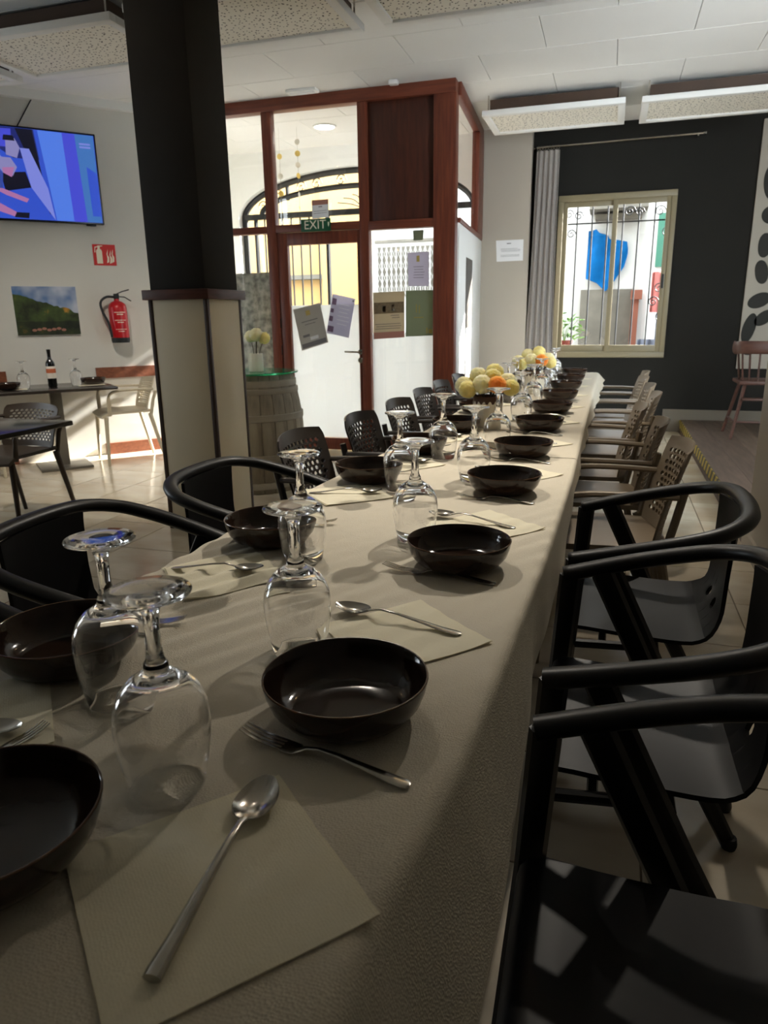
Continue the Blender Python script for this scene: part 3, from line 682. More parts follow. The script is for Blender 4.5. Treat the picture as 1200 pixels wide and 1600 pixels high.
art = thing('cutout_panel', 'tall white decorative panel with dark organic cut-outs at right edge', 'wall panel', (1.27, YW, 0))
MB().rbox((0.42, -0.02, 1.84), (0.84, 0.03, 2.33), 0.004).build('board', 'art_white', art)
def blob(cx, cz, rx, rz, rot=0, pinch=0.0):
    pts = []
    for k in range(22):
        a = 2*PI*k/22; r = 1-pinch*math.cos(2*a)*0.5
        x, z = rx*r*math.cos(a), rz*(r if pinch else 1)*math.sin(a)
        pts.append((cx+x*math.cos(rot)-z*math.sin(rot), cz+x*math.sin(rot)+z*math.cos(rot)))
    MB().prism(pts, -0.040, -0.030).build('cutout', 'art_dark', art, smooth=0)
for b_ in ((0.13, 2.78, 0.075, 0.17, 0.05), (0.115, 2.44, 0.06, 0.15, 0.1), (0.16, 2.15, 0.09, 0.085), (0.13, 1.87, 0.07, 0.10, 0, 0.3), (0.13, 1.62, 0.07, 0.10, 0.2, 0.3), (0.14, 1.35, 0.11, 0.07, 0.4), (0.075, 1.08, 0.06, 0.15, -0.2), (0.20, 1.18, 0.10, 0.06, 0.7), (0.10, 0.88, 0.075, 0.065, 0.4), (0.27, 0.88, 0.06, 0.05),
          (0.34, 2.6, 0.09, 0.13, 0.3), (0.36, 2.2, 0.08, 0.11, -0.3), (0.33, 1.75, 0.08, 0.14, 0.2), (0.35, 1.4, 0.07, 0.10), (0.58, 2.7, 0.1, 0.12), (0.6, 2.25, 0.09, 0.14, 0.5), (0.57, 1.8, 0.1, 0.1), (0.6, 1.35, 0.09, 0.15, 0.2), (0.52, 0.95, 0.1, 0.07)):
    blob(*b_)
# wooden high chair on the podium
hc = thing('high_chair', 'reddish wooden spindle high chair on the platform at right', 'chair', (1.36, 7.25, 0.131))
MB().rbox((0, 0.0, 0.50), (0.46, 0.40, 0.035), 0.01).build('seat', 'highchair_wood', hc)
tr = MB(); tr.tube(catmull([(-0.25, 0.16, 0.80), (-0.27, -0.05, 0.80), (-0.24, -0.20, 0.81), (0, -0.25, 0.81), (0.24, -0.20, 0.81), (0.27, -0.05, 0.80), (0.25, 0.16, 0.80)], 6), 0.055, 10, flat=(1.0, 0.28)); tr.build('back_rail', 'highchair_wood', hc)
for k in range(9):
    a = PI*(0.02+0.96*k/8); x, y = -0.235*math.cos(a), 0.02-0.22*math.sin(a)
    MB().tube([(x*0.86, y*0.8, 0.51), (x, y, 0.77)], 0.009, 6).build('spindle', 'highchair_wood', hc)
for sx in (-1, 1):
    for sy in (-1, 1): MB().tube([(sx*0.17, sy*0.13, 0.49), (sx*0.26, sy*0.24, 0.0)], [0.017, 0.014], 8).build('leg', 'highchair_wood', hc)
    MB().tube([(sx*0.235, -0.20, 0.15), (sx*0.235, 0.20, 0.15)], 0.010, 6).build('stretcher', 'highchair_wood', hc)
MB().rbox((0, -0.20, 0.36), (0.40, 0.12, 0.02), 0.004).build('footrest', 'highchair_wood', hc)
MB().rbox((0, -0.2, 0.155), (0.45, 0.02, 0.02), 0.004).build('stretcher', 'highchair_wood', hc)

# ================================================================== TV WALL THINGS
def wall_thing(name, label, cat, s, z, off=0.0): return thing(name, label, cat, wp(s, off, z), TA)
tv = wall_thing('television', 'wall mounted flat television showing a blue lit film scene', 'television', -0.62, 2.44)
MB().rbox((0, -0.055, 0), (1.12, 0.05, 0.735), 0.006).build('housing', 'tv_black', tv)
MB().rbox((0, -0.012, 0), (0.3, 0.04, 0.3), 0.004).build('wall_bracket', 'tv_black', tv)
MB().rbox((0.45, -0.055, -0.374), (0.08, 0.03, 0.014), 0.003).build('sensor', 'tv_black', tv)
MB().rng((-0.545, 0.545), (-0.0815, -0.080), (-0.352, 0.352)).build('screen', 'scr_blue', tv, smooth=0)
pic = MB(); LY = [0]
def poly(pts, mi):
    LY[0] += 1; y = -0.0816-0.00012*LY[0]
    pic.add([(x, y, z) for x, z in pts], [tuple(range(len(pts)))], mi)
pm_ = ['scr_light', 'scr_navy', 'scr_teal', 'scr_violet', 'scr_dark', 'scr_skin', 'scr_shirt', 'scr_pale', 'scr_hair', 'scr_blue']
poly([(0.10, 0.35), (0.29, 0.35), (0.31, -0.35), (0.17, -0.35)], 0); poly([(0.29, 0.35), (0.39, 0.35), (0.42, -0.35), (0.31, -0.35)], 3); poly([(0.39, 0.35), (0.54, 0.35), (0.54, -0.35), (0.42, -0.35)], 2); poly([(0.46, 0.1), (0.54, 0.05), (0.54, -0.30), (0.47, -0.3)], 9)
poly([(-0.54, 0.35), (0.07, 0.35), (0.09, 0.12), (-0.54, 0.12)], 1); poly([(-0.30, 0.33), (-0.10, 0.34), (-0.11, 0.20), (-0.29, 0.2)], 3); poly([(-0.54, 0.30), (-0.42, 0.32), (-0.42, 0.14), (-0.54, 0.14)], 2)
poly([(-0.07, 0.35), (0.06, 0.35), (0.13, -0.35), (0.05, 0.0)], 4)
poly([(-0.54, 0.17), (-0.2, 0.18), (0.0, 0.05), (0.12, -0.30), (0.16, -0.35), (-0.54, -0.35)], 9); poly([(-0.05, 0.2), (0.02, 0.2), (0.13, -0.1), (0.16, -0.35), (0.0, -0.1)], 7)
poly([(-0.15, 0.26), (-0.08, 0.27), (-0.05, 0.2), (-0.08, 0.12), (-0.16, 0.14)], 8); poly([(-0.16, 0.29), (-0.09, 0.29), (-0.08, 0.25), (-0.17, 0.25)], 4)
poly([(-0.54, 0.18), (-0.25, 0.17), (-0.17, 0.1), (-0.3, 0.05), (-0.54, 0.08)], 7)
poly([(-0.22, 0.0), (-0.03, 0.02), (0.0, -0.1), (-0.2, -0.14)], 4)
poly([(-0.5, 0.08), (-0.3, 0.1), (-0.2, 0.0), (-0.22, -0.14), (-0.38, -0.22), (-0.54, -0.2)], 6); poly([(-0.54, 0.0), (-0.44, -0.02), (-0.40, -0.2), (-0.54, -0.26)], 4)
poly([(-0.24, 0.12), (-0.13, 0.12), (-0.09, 0.05), (-0.13, -0.02), (-0.2, 0.0), (-0.24, 0.06)], 8); poly([(-0.2, 0.04), (-0.11, 0.05), (-0.14, -0.03), (-0.2, 0.0)], 5)
poly([(-0.30, -0.12), (-0.22, -0.12), (-0.03, -0.19), (-0.05, -0.22), (-0.2, -0.17)], 5); poly([(-0.42, -0.2), (-0.32, -0.2), (-0.1, -0.32), (-0.14, -0.34), (-0.36, -0.27)], 5); poly([(-0.14, -0.30), (-0.04, -0.3), (-0.05, -0.345), (-0.16, -0.34)], 4)
for z in (0.27, 0.245): poly([(0.42, z), (0.51, z), (0.51, z+0.014), (0.42, z+0.014)], 7)
poly([(0.48, -0.32), (0.52, -0.32), (0.52, -0.345), (0.48, -0.345)], 2)
pic.build('screen_picture', pm_, tv, smooth=0, fix=False)
MB().tube([(-0.05, -0.02, 0.36), (0.10, -0.02, 0.60)], 0.005, 6).build('cable', 'tv_black', tv)
# fire sign
fs = wall_thing('fire_sign', 'red fire extinguisher sign with white pictograms on the wall', 'sign', -0.075, 1.825)
MB().rng((-0.098, 0.098), (-0.006, 0), (-0.09, 0.09)).build('plate', 'sign_red', fs, smooth=0)
pg = MB(); yy = -0.0066
def pl(pts, mi=0): pg.add([(x, yy, z) for x, z in pts], [tuple(range(len(pts)))], mi)
pl([(-0.07, -0.075), (-0.02, -0.075), (-0.02, 0.035), (-0.03, 0.05), (-0.06, 0.05), (-0.07, 0.035)]); pl([(-0.055, 0.05), (-0.035, 0.05), (-0.035, 0.07), (-0.012, 0.074), (-0.012, 0.08), (-0.055, 0.08)]); pl([(-0.085, 0.02), (-0.078, 0.02), (-0.075, 0.06), (-0.055, 0.066), (-0.055, 0.074), (-0.08, 0.068)])
for dx, dz in ((0, 0), (0.025, -0.005), (0.045, 0.004)): pl([(0.015+dx, -0.07+dz), (0.035+dx, -0.06+dz), (0.038+dx, -0.02+dz), (0.026+dx, 0.0+dz), (0.032+dx, 0.05+dz), (0.018+dx, 0.01+dz), (0.022+dx, -0.03+dz)])
pg.build('pictogram', 'sign_white', fs, smooth=0, fix=False)
# painting
pa = wall_thing('painting', 'small unframed landscape painting of green hills and blue sky', 'painting', -0.622, 1.34)
MB().rbox((0, -0.014, 0), (0.52, 0.024, 0.415), 0.002).build('canvas', 'white_paint', pa)
MB().rng((-0.259, 0.259), (-0.0275, -0.026), (-0.2065, 0.2065)).build('picture', 'painting', pa, smooth=0)
fl_ = MB()
for k in range(7): fl_.lathe([(0, 0), (0.016+0.006*(k % 2), 0.0), (0, 0.002)], 10, (0, 0, 0))
fb = MB()
for k in range(7):
    x = -0.12+0.04*k; fb.add([(x+0.02*math.cos(a*PI/5), -0.0282, -0.165+0.012*math.sin(a*PI/5)+0.006*(k % 3)) for a in range(10)], [tuple(range(10))])
fb.build('painted_flowers', 'ink_pink', pa, smooth=0, fix=False)
# fire extinguisher
fe = wall_thing('fire_extinguisher', 'red fire extinguisher with black hose hanging on the wall', 'fire extinguisher', -0.035, 1.05, 0.108)
MB().lathe([(0, 0), (0.078, 0), (0.078, 0.012), (0.082, 0.014), (0.082, 0.045), (0.0, 0.045)], 24).build('base_ring', 'black_rubber', fe)
MB().lathe([(0, 0.045), (0.08, 0.045), (0.08, 0.31), (0.072, 0.34), (0.05, 0.36), (0.025, 0.37), (0.022, 0.39), (0, 0.39)], 24).build('cylinder', 'red_paint', fe)
MB().rbox((0, 0, 0.41), (0.045, 0.045, 0.05), 0.008).build('valve', 'black_rubber', fe)
MB().tube([(0.0, 0, 0.43), (0.05, -0.01, 0.452), (0.115, -0.01, 0.47)], 0.010, 6, flat=(0.5, 1)).build('lever', 'black_rubber', fe)
MB().tube([(0.01, 0, 0.41), (0.07, -0.01, 0.405), (0.125, -0.01, 0.37)], 0.010, 6, flat=(0.5, 1)).build('lever', 'black_rubber', fe)
MB().tube(catmull([(-0.02, 0, 0.405), (-0.09, -0.01, 0.405), (-0.145, -0.02, 0.36), (-0.14, -0.03, 0.28), (-0.10, -0.05, 0.17), (-0.085, -0.055, 0.05)], 6), 0.011, 8).build('hose', 'black_rubber', fe)
lb = MB()
for z, hh in ((0.27, 0.05), (0.20, 0.045), (0.12, 0.03)):
    lb.grid(lambda u, v, z=z, hh=hh: (0.0808*math.sin((u-0.5)*1.3), -0.0808*math.cos((u-0.5)*1.3), z+(v-0.5)*hh*0.12), 8, 1)
    lb.grid(lambda u, v, z=z, hh=hh: (0.0808*math.sin((u-0.5)*0.7), -0.0808*math.cos((u-0.5)*0.7), z-0.018+(v-0.5)*hh*0.14), 8, 1)
lb.build('instruction_print', 'sign_white', fe, smooth=0, fix=False)
MB().rbox((0, 0.09, 0.30), (0.05, 0.03, 0.10), 0.004).build('wall_bracket', 'black_rubber', fe)

# ================================================================== CHAIR BUILDERS
def perf(mapfn, nu, nv, hole, rad=0.36, stagger=False):
    """sheet of nu x nv cells, odd rows shifted by half a cell if staggered; hole(i, j) says which cells are pierced"""
    mb = MB(); o8 = [(0, 0), (0.5, 0), (1, 0), (1, 0.5), (1, 1), (0.5, 1), (0, 1), (0, 0.5)]
    for j in range(nv):
        sh = 0.5 if stagger and j % 2 else 0.0
        if sh:
            for x0 in (0, nu-0.5): mb.add([mapfn((x0+a)/nu, (j+b)/nv) for a, b in ((0, 0), (0.5, 0), (0.5, 0.5), (0.5, 1), (0, 1), (0, 0.5))], [tuple(range(6))])
        for i in range(nu-1 if sh else nu):
            P = [mapfn((i+sh+a)/nu, (j+b)/nv) for a, b in o8]
            if not hole(i, j): mb.add(P, [tuple(range(8))])
            else:
                Q = []
                for a, b in o8:
                    an = math.atan2(b-0.5, a-0.5); Q.append(mapfn((i+sh+0.5+rad*math.cos(an))/nu, (j+0.5+rad*math.sin(an))/nv))
                mb.add(P+Q, [(k, (k+1) % 8, 8+(k+1) % 8, 8+k) for k in range(8)])
    return mb
def make_armchair():
    r = thing('armchair', '', 'chair')
    pts = [(0.262, 0.250, 0.655), (0.274, 0.11, 0.692), (0.272, -0.01, 0.722), (0.245, -0.10, 0.745), (0.16, -0.160, 0.762), (0, -0.176, 0.766)]
    path = catmull(pts+[(-x, y, z) for x, y, z in pts[-2::-1]], 6)
    MB().tube(path, 0.0215, 12, flat=(0.85, 1.05)).build('arm_rail', 'black_metal', r)
    prof = catmull([(0.255, 0.432), (0.235, 0.452), (0.10, 0.446), (-0.07, 0.440), (-0.165, 0.452), (-0.212, 0.50), (-0.232, 0.58), (-0.248, 0.67), (-0.262, 0.738)] and [(0, 0.255, 0.430), (0, 0.238, 0.452), (0, 0.12, 0.446), (0, -0.02, 0.440), (0, -0.090, 0.452), (0, -0.130, 0.50), (0, -0.146, 0.58), (0, -0.158, 0.67), (0, -0.168, 0.752)], 5)
    K = len(prof)-1
    wt = [(0, 0.200), (0.12, 0.222), (0.42, 0.222), (0.52, 0.205), (0.60, 0.165), (0.68, 0.145), (0.80, 0.140), (1.0, 0.150)]
    def S(u, v):
        q = min(max(v, 0), 1)*K; i = min(int(q), K-1); p = prof[i].lerp(prof[i+1], q-i); a = (u-0.5)*2; hw = lerp_tab(wt, v)
        dip = -0.012*(1-a*a)*max(0, 1-abs(v-0.3)/0.35); back = 0.03*a*a*max(0, (v-0.6)/0.4)
        return (a*hw, p.y+back, p.z+dip)
    SP = 0.50
    MB().grid(lambda u, v: S(u, v*SP), 10, 14).build('seat', 'black_shell', r, thick=0.010)
    slots = {(2, 1), (4, 1)}
    def hole(i, j): return (i, j) in slots
    perf(lambda u, v: S(u, SP+v*(1-SP)), 7, 7, hole, 0.44).build('backrest', 'black_shell', r, thick=0.010)
    for s in (-1, 1):
        l = MB().tube([(s*0.262, 0.235, 0.655), (s*0.258, 0.25, 0.40), (s*0.248, 0.285, 0.012)], [0.020, 0.019, 0.016], 8, flat=(1.25, 0.9), up=(0, 1, 0)).build('leg', 'black_metal', r)
        MB().lathe([(0, 0), (0.016, 0), (0.019, 0.012), (0.016, 0.03), (0, 0.03)], 12, (s*0.247, 0.286, 0)).build('foot', 'black_rubber', l)
        l = MB().tube([(s*0.266, 0.165, 0.668), (s*0.257, 0.015, 0.36), (s*0.242, -0.17, 0.012)], [0.021, 0.020, 0.015], 8, flat=(1.25, 0.9), up=(0, 1, 0)).build('leg', 'black_metal', r)
        MB().lathe([(0, 0), (0.016, 0), (0.019, 0.012), (0.016, 0.03), (0, 0.03)], 12, (s*0.241, -0.171, 0)).build('foot', 'black_rubber', l)
        MB().tube([(s*0.255, 0.256, 0.425), (s*0.235, 0.10, 0.425), (s*0.256, 0.03, 0.405)], 0.012, 8).build('side_frame', 'black_metal', r)
    for y in (0.16, 0.03): MB().tube([(-0.24, y, 0.422), (0.24, y, 0.422)], 0.010, 8).build('cross_bar', 'black_metal', r)
    return r
def make_perf_chair(m_, top=0.81, name='perforated_chair'):
    r = thing(name, '', 'chair')
    def B(u, v):
        a = (u-0.5)*2; z = 0.465+(top-0.465)*v
        hw = 0.205+0.015*v; e = max(0, (v-0.86)/0.14); hw *= 1-0.10*e*e; e2 = max(0, (0.08-v)/0.08); hw *= 1-0.05*e2
        return (a*hw, -0.205-0.085*v**1.3+0.045*a*a, z-0.012*a*a*(1 if v > 0.5 else 0)*v)
    NU, NV = 13, 15
    def hole(i, j): return 1 <= i <= (NU-3 if j % 2 else NU-2) and 2 <= j <= NV-3
    perf(B, NU, NV, hole, 0.41, True).build('backrest', m_, r, thick=0.007)
    def Sf(u, v):
        a = (u-0.5)*2; y = 0.225-0.44*v; c = 1-0.06*max(0, abs(a)-0.8)/0.2
        return (a*(0.225-0.02*v), y, 0.452-0.012*(1-a*a)-0.03*max(0, 0.12-v)/0.12)
    MB().grid(Sf, 14, 12).build('seat', m_, r, thick=0.020)
    for s in (-1, 1):
        MB().tube([(s*0.205, 0.195, 0.435), (s*0.215, 0.215, 0)], [0.019, 0.013], 8).build('leg', m_, r)
        MB().tube([(s*0.195, -0.185, 0.44), (s*0.215, -0.285, 0)], [0.019, 0.013], 8).build('leg', m_, r)
        MB().tube(catmull([(s*0.218, -0.225, 0.655), (s*0.234, -0.05, 0.660), (s*0.236, 0.09, 0.655), (s*0.234, 0.155, 0.625), (s*0.224, 0.165, 0.54), (s*0.212, 0.165, 0.440)], 5), 0.0135, 8, flat=(0.85, 1.35)).build('armrest', m_, r)
        MB().tube([(s*0.197, -0.195, 0.43), (s*0.205, -0.222, 0.56), (s*0.216, -0.248, top-0.11)], 0.014, 8).build('back_post', m_, r)
    return r
def place(proto, used, loc, rz, label, group):
    if not used: o = proto; used.append(1)
    else: o = copy_tree(proto)
    o.location = loc; o.rotation_euler = (0, 0, rz); o['label'] = label; o['group'] = group
    return o
ac = make_armchair(); ua = []
# local +y is the front: facing -x means rz=+90deg, facing +x means rz=-90deg
for k, (x, y, a) in enumerate(((0.187, 0.70, 91), (0.183, 1.375, 90), (0.196, 2.005, 89))):
    place(ac, ua, (x, y, 0), math.radians(a), ('black metal armchair with slotted back, %s on the right side of the long table' % nth(k)), 'black armchairs at the long table')
for k, (x, y, a) in enumerate(((-1.20, 0.74, -90), (-1.195, 1.385, -88), (-1.115, 2.035, -91))):
    place(ac, ua, (x, y, 0), math.radians(a), ('black metal armchair with slotted back, %s on the left side of the long table' % nth(k)), 'black armchairs at the long table')
pc = make_perf_chair('taupe_plastic'); up_ = []
for k, (x, y) in enumerate(((0.02, 2.68), (-0.02, 3.26), (-0.08, 3.79), (0.02, 4.39), (0.015, 4.92), (0.0, 5.48), (0.03, 6.0))):
    place(pc, up_, (x, y, 0), math.radians(90+random.uniform(-3, 3)), 'taupe perforated plastic armchair, %s on the right side of the long table' % nth(k, 7), 'perforated chairs on the right side')
pd = make_perf_chair('dark_plastic'); ud = []
for k, (x, y) in enumerate(((-0.93, 2.62), (-0.865, 3.18), (-0.85, 3.78), (-0.86, 4.38), (-0.87, 4.95), (-0.86, 5.53))):
    place(pd, ud, (x, y, 0), math.radians(-90+random.uniform(-4, 4)), 'dark grey-brown perforated plastic armchair, %s on the left side of the long table' % nth(k, 6), 'perforated chairs on the left side')
pb = make_perf_chair('beige_plastic', 0.745); ub = []
place(pb, ub, (-4.19, 5.50, 0), TA+PI/2, 'beige perforated plastic armchair standing right of the wine bottle table', 'chairs at the wine bottle table')
place(pb, ub, (-5.02, 4.56, 0), TA-PI/2, 'beige perforated plastic armchair at the left end of the wine bottle table', 'chairs at the wine bottle table')
pw = make_perf_chair('brown_plastic', 0.735)
place(pw, [], (-3.57, 3.52, 0), PI, 'dark brown perforated armchair behind the small dark table at left', 'chairs at the small dark table')

# ================================================================== LEFT TABLES
t1 = thing('bistro_table', 'dark topped pedestal table by the white wall with a wine bottle', 'table', (-4.60, 5.09, 0), TA)
MB().rbox((0, 0, 0.69), (0.98, 0.70, 0.024), 0.006).build('table_top', 'table_dark', t1)
MB().rbox((0.03, 0, 0.345), (0.09, 0.09, 0.66), 0.006).build('pole', 'pedestal', t1)
MB().rbox((0.03, 0, 0.0105), (0.42, 0.42, 0.021), 0.004).build('base_plate', 'pedestal', t1)
ZT1 = 0.702
def on1(a, b): q = Vector((-4.60, 5.09, 0))+TD*a+TN*b; return (q.x, q.y, ZT1)
t2 = thing('bistro_table', 'bare dark topped pedestal table at the left edge of the frame', 'table', (-3.24, 2.70, 0), 0)
MB().rbox((0, 0, 0.737), (1.18, 0.72, 0.026), 0.006).build('table_top', 'table_dark', t2)
MB().rbox((-0.1, 0, 0.37), (0.09, 0.09, 0.71), 0.006).build('pole', 'pedestal', t2)
MB().rbox((-0.1, 0, 0.0105), (0.44, 0.44, 0.021), 0.004).build('base_plate', 'pedestal', t2)

# ================================================================== TABLEWARE PROTOTYPES
GP = [(0, 0.127), (0.016, 0.1265), (0.030, 0.121), (0.041, 0.110), (0.0475, 0.095), (0.0503, 0.078), (0.0493, 0.058), (0.0458, 0.032), (0.0398, 0.0012), (0.0404, 0.0), (0.0410, 0.0012), (0.0472, 0.032), (0.0508, 0.058), (0.0518, 0.078), (0.0495, 0.097), (0.0430, 0.114), (0.0320, 0.127), (0.0190, 0.1355),
      (0.0135, 0.140), (0.0128, 0.147), (0.0096, 0.153), (0.0082, 0.165), (0.0078, 0.185), (0.0088, 0.203), (0.0125, 0.214), (0.022, 0.2205), (0.036, 0.2235), (0.0438, 0.2255), (0.0445, 0.2275), (0.0432, 0.2292), (0.030, 0.2298), (0.014, 0.2290), (0, 0.2288)]
gm = MB().lathe(GP, 40).mesh('wine_glass', 'clear_glass', smooth=70)
BP = [(0, 0.0), (0.062, 0.0), (0.070, 0.001), (0.087, 0.010), (0.098, 0.024), (0.1038, 0.040), (0.1066, 0.053)]
BI = [(0.1036, 0.0545), (0.1005, 0.040), (0.0945, 0.026), (0.0835, 0.0135), (0.0680, 0.0075), (0.040, 0.0065), (0, 0.006)]
bb = MB().lathe(BP+[(0.1068, 0.0545), (0.1052, 0.0556)]+BI, 48)
bowl_me = bb.mesh('bowl_body', 'ceramic_brown', smooth=50)
rim_me = MB().lathe([(0.1066, 0.0545), (0.1059, 0.0561), (0.1046, 0.0559), (0.1050, 0.0550)], 48).mesh('bowl_rim', 'ceramic_rim', smooth=60)
def bowl(x, y, label, group, z=0.7536):
    z += 0.002 if 2.6 < y and z > 0.74 else 0
    r = thing('bowl', label, 'bowl', (x, y, z), random.uniform(0, 6), group)
    ob('body', bowl_me, r); ob('rim', rim_me, r); return r
def glass(x, y, label, group, z=0.7530, s=1.0):
    z += 0.002 if 2.6 < y and z > 0.74 else 0
    o = ob('wine_glass', gm, None, (x, y, z), random.uniform(0, 6)); o.scale = (s, s, s)
    o.cycles.is_caustics_caster = True
    return tag(o, label, 'wine glass', group)
def strip(pts, n=8):
    """metal strip: pts = (x, halfwidth, z, halfthick)"""
    mb = MB(); k = len(pts); vs = []; 
    for x, hw, z, ht in pts:
        vs += [(x, hw*math.cos(2*PI*j/n), z+ht*math.sin(2*PI*j/n)) for j in range(n)]
    fs = [(i*n+j, i*n+(j+1) % n, (i+1)*n+(j+1) % n, (i+1)*n+j) for i in range(k-1) for j in range(n)]+[tuple(range(n-1, -1, -1)), tuple((k-1)*n+j for j in range(n))]
    return mb.add(vs, fs)
# fork, lying along +x from tine tips (x=0) to the end of the handle (x=0.233)
fk = strip([(0.062, 0.0118, 0.0040, 0.0011), (0.070, 0.0125, 0.0032, 0.0012), (0.080, 0.0115, 0.0032, 0.0013), (0.088, 0.007, 0.0055, 0.0016), (0.096, 0.0036, 0.0090, 0.0018), (0.112, 0.0032, 0.0125, 0.0018), (0.140, 0.0040, 0.0120, 0.0017), (0.175, 0.0060, 0.0080, 0.0016), (0.205, 0.0085, 0.0040, 0.0015), (0.224, 0.0092, 0.0022, 0.0014), (0.2315, 0.0075, 0.0019, 0.0012), (0.234, 0.003, 0.0018, 0.0008)], 10)
for k in range(4):
    y = -0.0094+0.00627*k; vs = []
    tp = [(0.0, 0.0007, 0.0135), (0.012, 0.0013, 0.0095), (0.030, 0.0017, 0.0058), (0.048, 0.0018, 0.0042), (0.064, 0.0019, 0.0039)]
    for x, hw, z in tp: vs += [(x, y-hw, z-0.0009), (x, y+hw, z-0.0009), (x, y+hw, z+0.0009), (x, y-hw, z+0.0009)]
    fk.add(vs, [(i*4+j, i*4+(j+1) % 4, i*4+4+(j+1) % 4, i*4+4+j) for i in range(4) for j in range(4)]+[(3, 2, 1, 0), (16, 17, 18, 19)])
fork_me = fk.mesh('fork', 'steel', smooth=50)
# spoon, from the tip of the bowl (x=0) to the end of the handle
def sp_(u, v):
    a = u*2*PI; r = v; e = 1+0.12*math.cos(a)
    x = 0.034+0.034*r*math.cos(a); y = 0.0215*r*math.sin(a)*(1-0.16*math.cos(a)*-1 if False else 1-0.14*(-math.cos(a)))
    return (x, y, 0.0020+0.0085*r**2.2+0.002*r*max(0, -math.cos(a)))
so = MB().grid(sp_, 32, 7)
bm_ = so.mesh('spoon_bowl', 'steel', smooth=60, thick=0.0012)
hs = strip([(0.066, 0.0048, 0.0105, 0.0018), (0.074, 0.0036, 0.0130, 0.0020), (0.090, 0.0031, 0.0165, 0.0020), (0.120, 0.0036, 0.0150, 0.0019), (0.160, 0.0052, 0.0095, 0.0017), (0.200, 0.0080, 0.0040, 0.0015), (0.224, 0.0090, 0.0022, 0.0014), (0.2325, 0.0072, 0.0018, 0.0012), (0.235, 0.003, 0.0017, 0.0008)], 10)
handle_me = hs.mesh('spoon_handle', 'steel', smooth=50)
hr = strip([(0.066, 0.0048, 0.0105, 0.0020), (0.076, 0.0037, 0.0125, 0.0027), (0.10, 0.0040, 0.0130, 0.0031), (0.15, 0.0052, 0.0105, 0.0037), (0.20, 0.0068, 0.0065, 0.0042), (0.233, 0.0082, 0.0052, 0.0046), (0.238, 0.0078, 0.0049, 0.0043)], 12)
round_handle_me = hr.mesh('spoon_handle', 'steel', smooth=50)
def along(tip, end, z):
    a = math.atan2(end[1]-tip[1], end[0]-tip[0]); L_ = math.hypot(end[0]-tip[0], end[1]-tip[1])
    return (tip[0], tip[1], z+(0.002 if tip[1] > 2.6 else 0)), a, L_/0.235
def wr(x, y):          # gentle creases of the paper cloth
    band = max(0, 1-abs((y-1.25-0.35*(x+0.5))/0.55))
    s = (0.0008+0.0034*band)*math.sin((x*0.86-y*0.51)*118+0.9*math.sin(2.5*y+3*x))*(0.6+0.4*math.sin(4.1*y+5*x+0.6))
    return s+0.0006*math.sin(21*x+9*y)*math.sin(6*y-4*x)
def fork(tip, end, label, z=0.7525):
    l, a, s = along(tip, end, z); o = ob('fork', fork_me, None, l, a); o.scale = (s, s, s); return tag(o, label, 'fork', 'forks on the long table')
def spoon(tip, end, label, z=0.7545, rnd=False):
    l, a, s = along(tip, end, z); r = thing('spoon', label, 'spoon', l, a, 'spoons on the long table'); r.scale = (s, s, s)
    ob('spoon_bowl', bm_, r); ob('handle', round_handle_me if rnd else handle_me, r); return r
def napkin(cx, cyy, size, ang, label, z=0.7528, seed=0):
    z += 0.002 if 2.6 < cyy and z > 0.74 else 0
    rn = random.Random(seed); ph = rn.uniform(0, 6); hh = size/2
    r = thing('napkin', label, 'napkin', (cx, cyy, z), ang, 'paper napkins on the long table')
    for k in range(2):
        def f(u, v, k=k):
            x, y = (u-0.5)*size*(1-0.012*k), (v-0.5)*size*(1-0.012*k)
            d = max(abs(u-0.5), abs(v-0.5))*2; cor = max(0, abs(u-0.5)*2+abs(v-0.5)*2-1.5)
            zz = wr(cx+x*math.cos(ang)-y*math.sin(ang), cyy+x*math.sin(ang)+y*math.cos(ang)) if z > 0.75 else 0
            return (x+0.002*k, y-0.001*k, zz+0.0002+0.0012*k+0.0008*math.sin(9*u+ph)*math.sin(7*v+ph)+0.010*cor*cor*(1+0.4*k)*(0.5+0.5*math.sin(3*u+2*v+ph)))
        MB().grid(f, 20, 20).build('folded_layer', 'napkin_paper', r, thick=0.0006).cycles.is_caustics_receiver = True
    return r

# ================================================================== THE LONG TABLE
YN, YE = -0.55, 6.55
XR = [(YN, -0.20), (0.47, -0.178), (0.7, -0.150), (0.91, -0.137), (1.47, -0.112), (2.28, -0.096), (6.6, -0.095)]
XLT = [(YN, -0.90), (1.0, -0.865), (1.45, -0.850), (1.9, -0.828), (2.8, -0.765), (3.4, -0.75), (6.6, -0.745)]
lt_ = thing('dining_table', 'long banquet table hidden beneath the cream paper cloths', 'table', (0, 0, 0))
n_ = 24
def tt(z):
    vs = [(lerp_tab(XLT, YN+0.02+(YE-YN-0.04)*i/n_)+0.012, YN+0.02+(YE-YN-0.04)*i/n_, z) for i in range(n_+1)]+[(lerp_tab(XR, YN+0.02+(YE-YN-0.04)*i/n_)-0.012, YN+0.02+(YE-YN-0.04)*i/n_, z) for i in range(n_+1)]
    return vs
q = MB(); a_, b_ = tt(0.745), tt(0.715); o1 = len(a_)
fs = []
for i in range(n_):
    fs += [(i, n_+1+i, n_+2+i, i+1), (o1+i+1, o1+n_+2+i, o1+n_+1+i, o1+i), (i+1, o1+i+1, o1+i, i), (n_+1+i, o1+n_+1+i, o1+n_+2+i, n_+2+i)]
fs += [(0, o1, o1+n_+1, n_+1), (n_, n_+n_+1, o1+n_+n_+1, o1+n_)]
q.add(a_+b_, fs); q.build('table_top', 'table_dark', lt_, smooth=0)
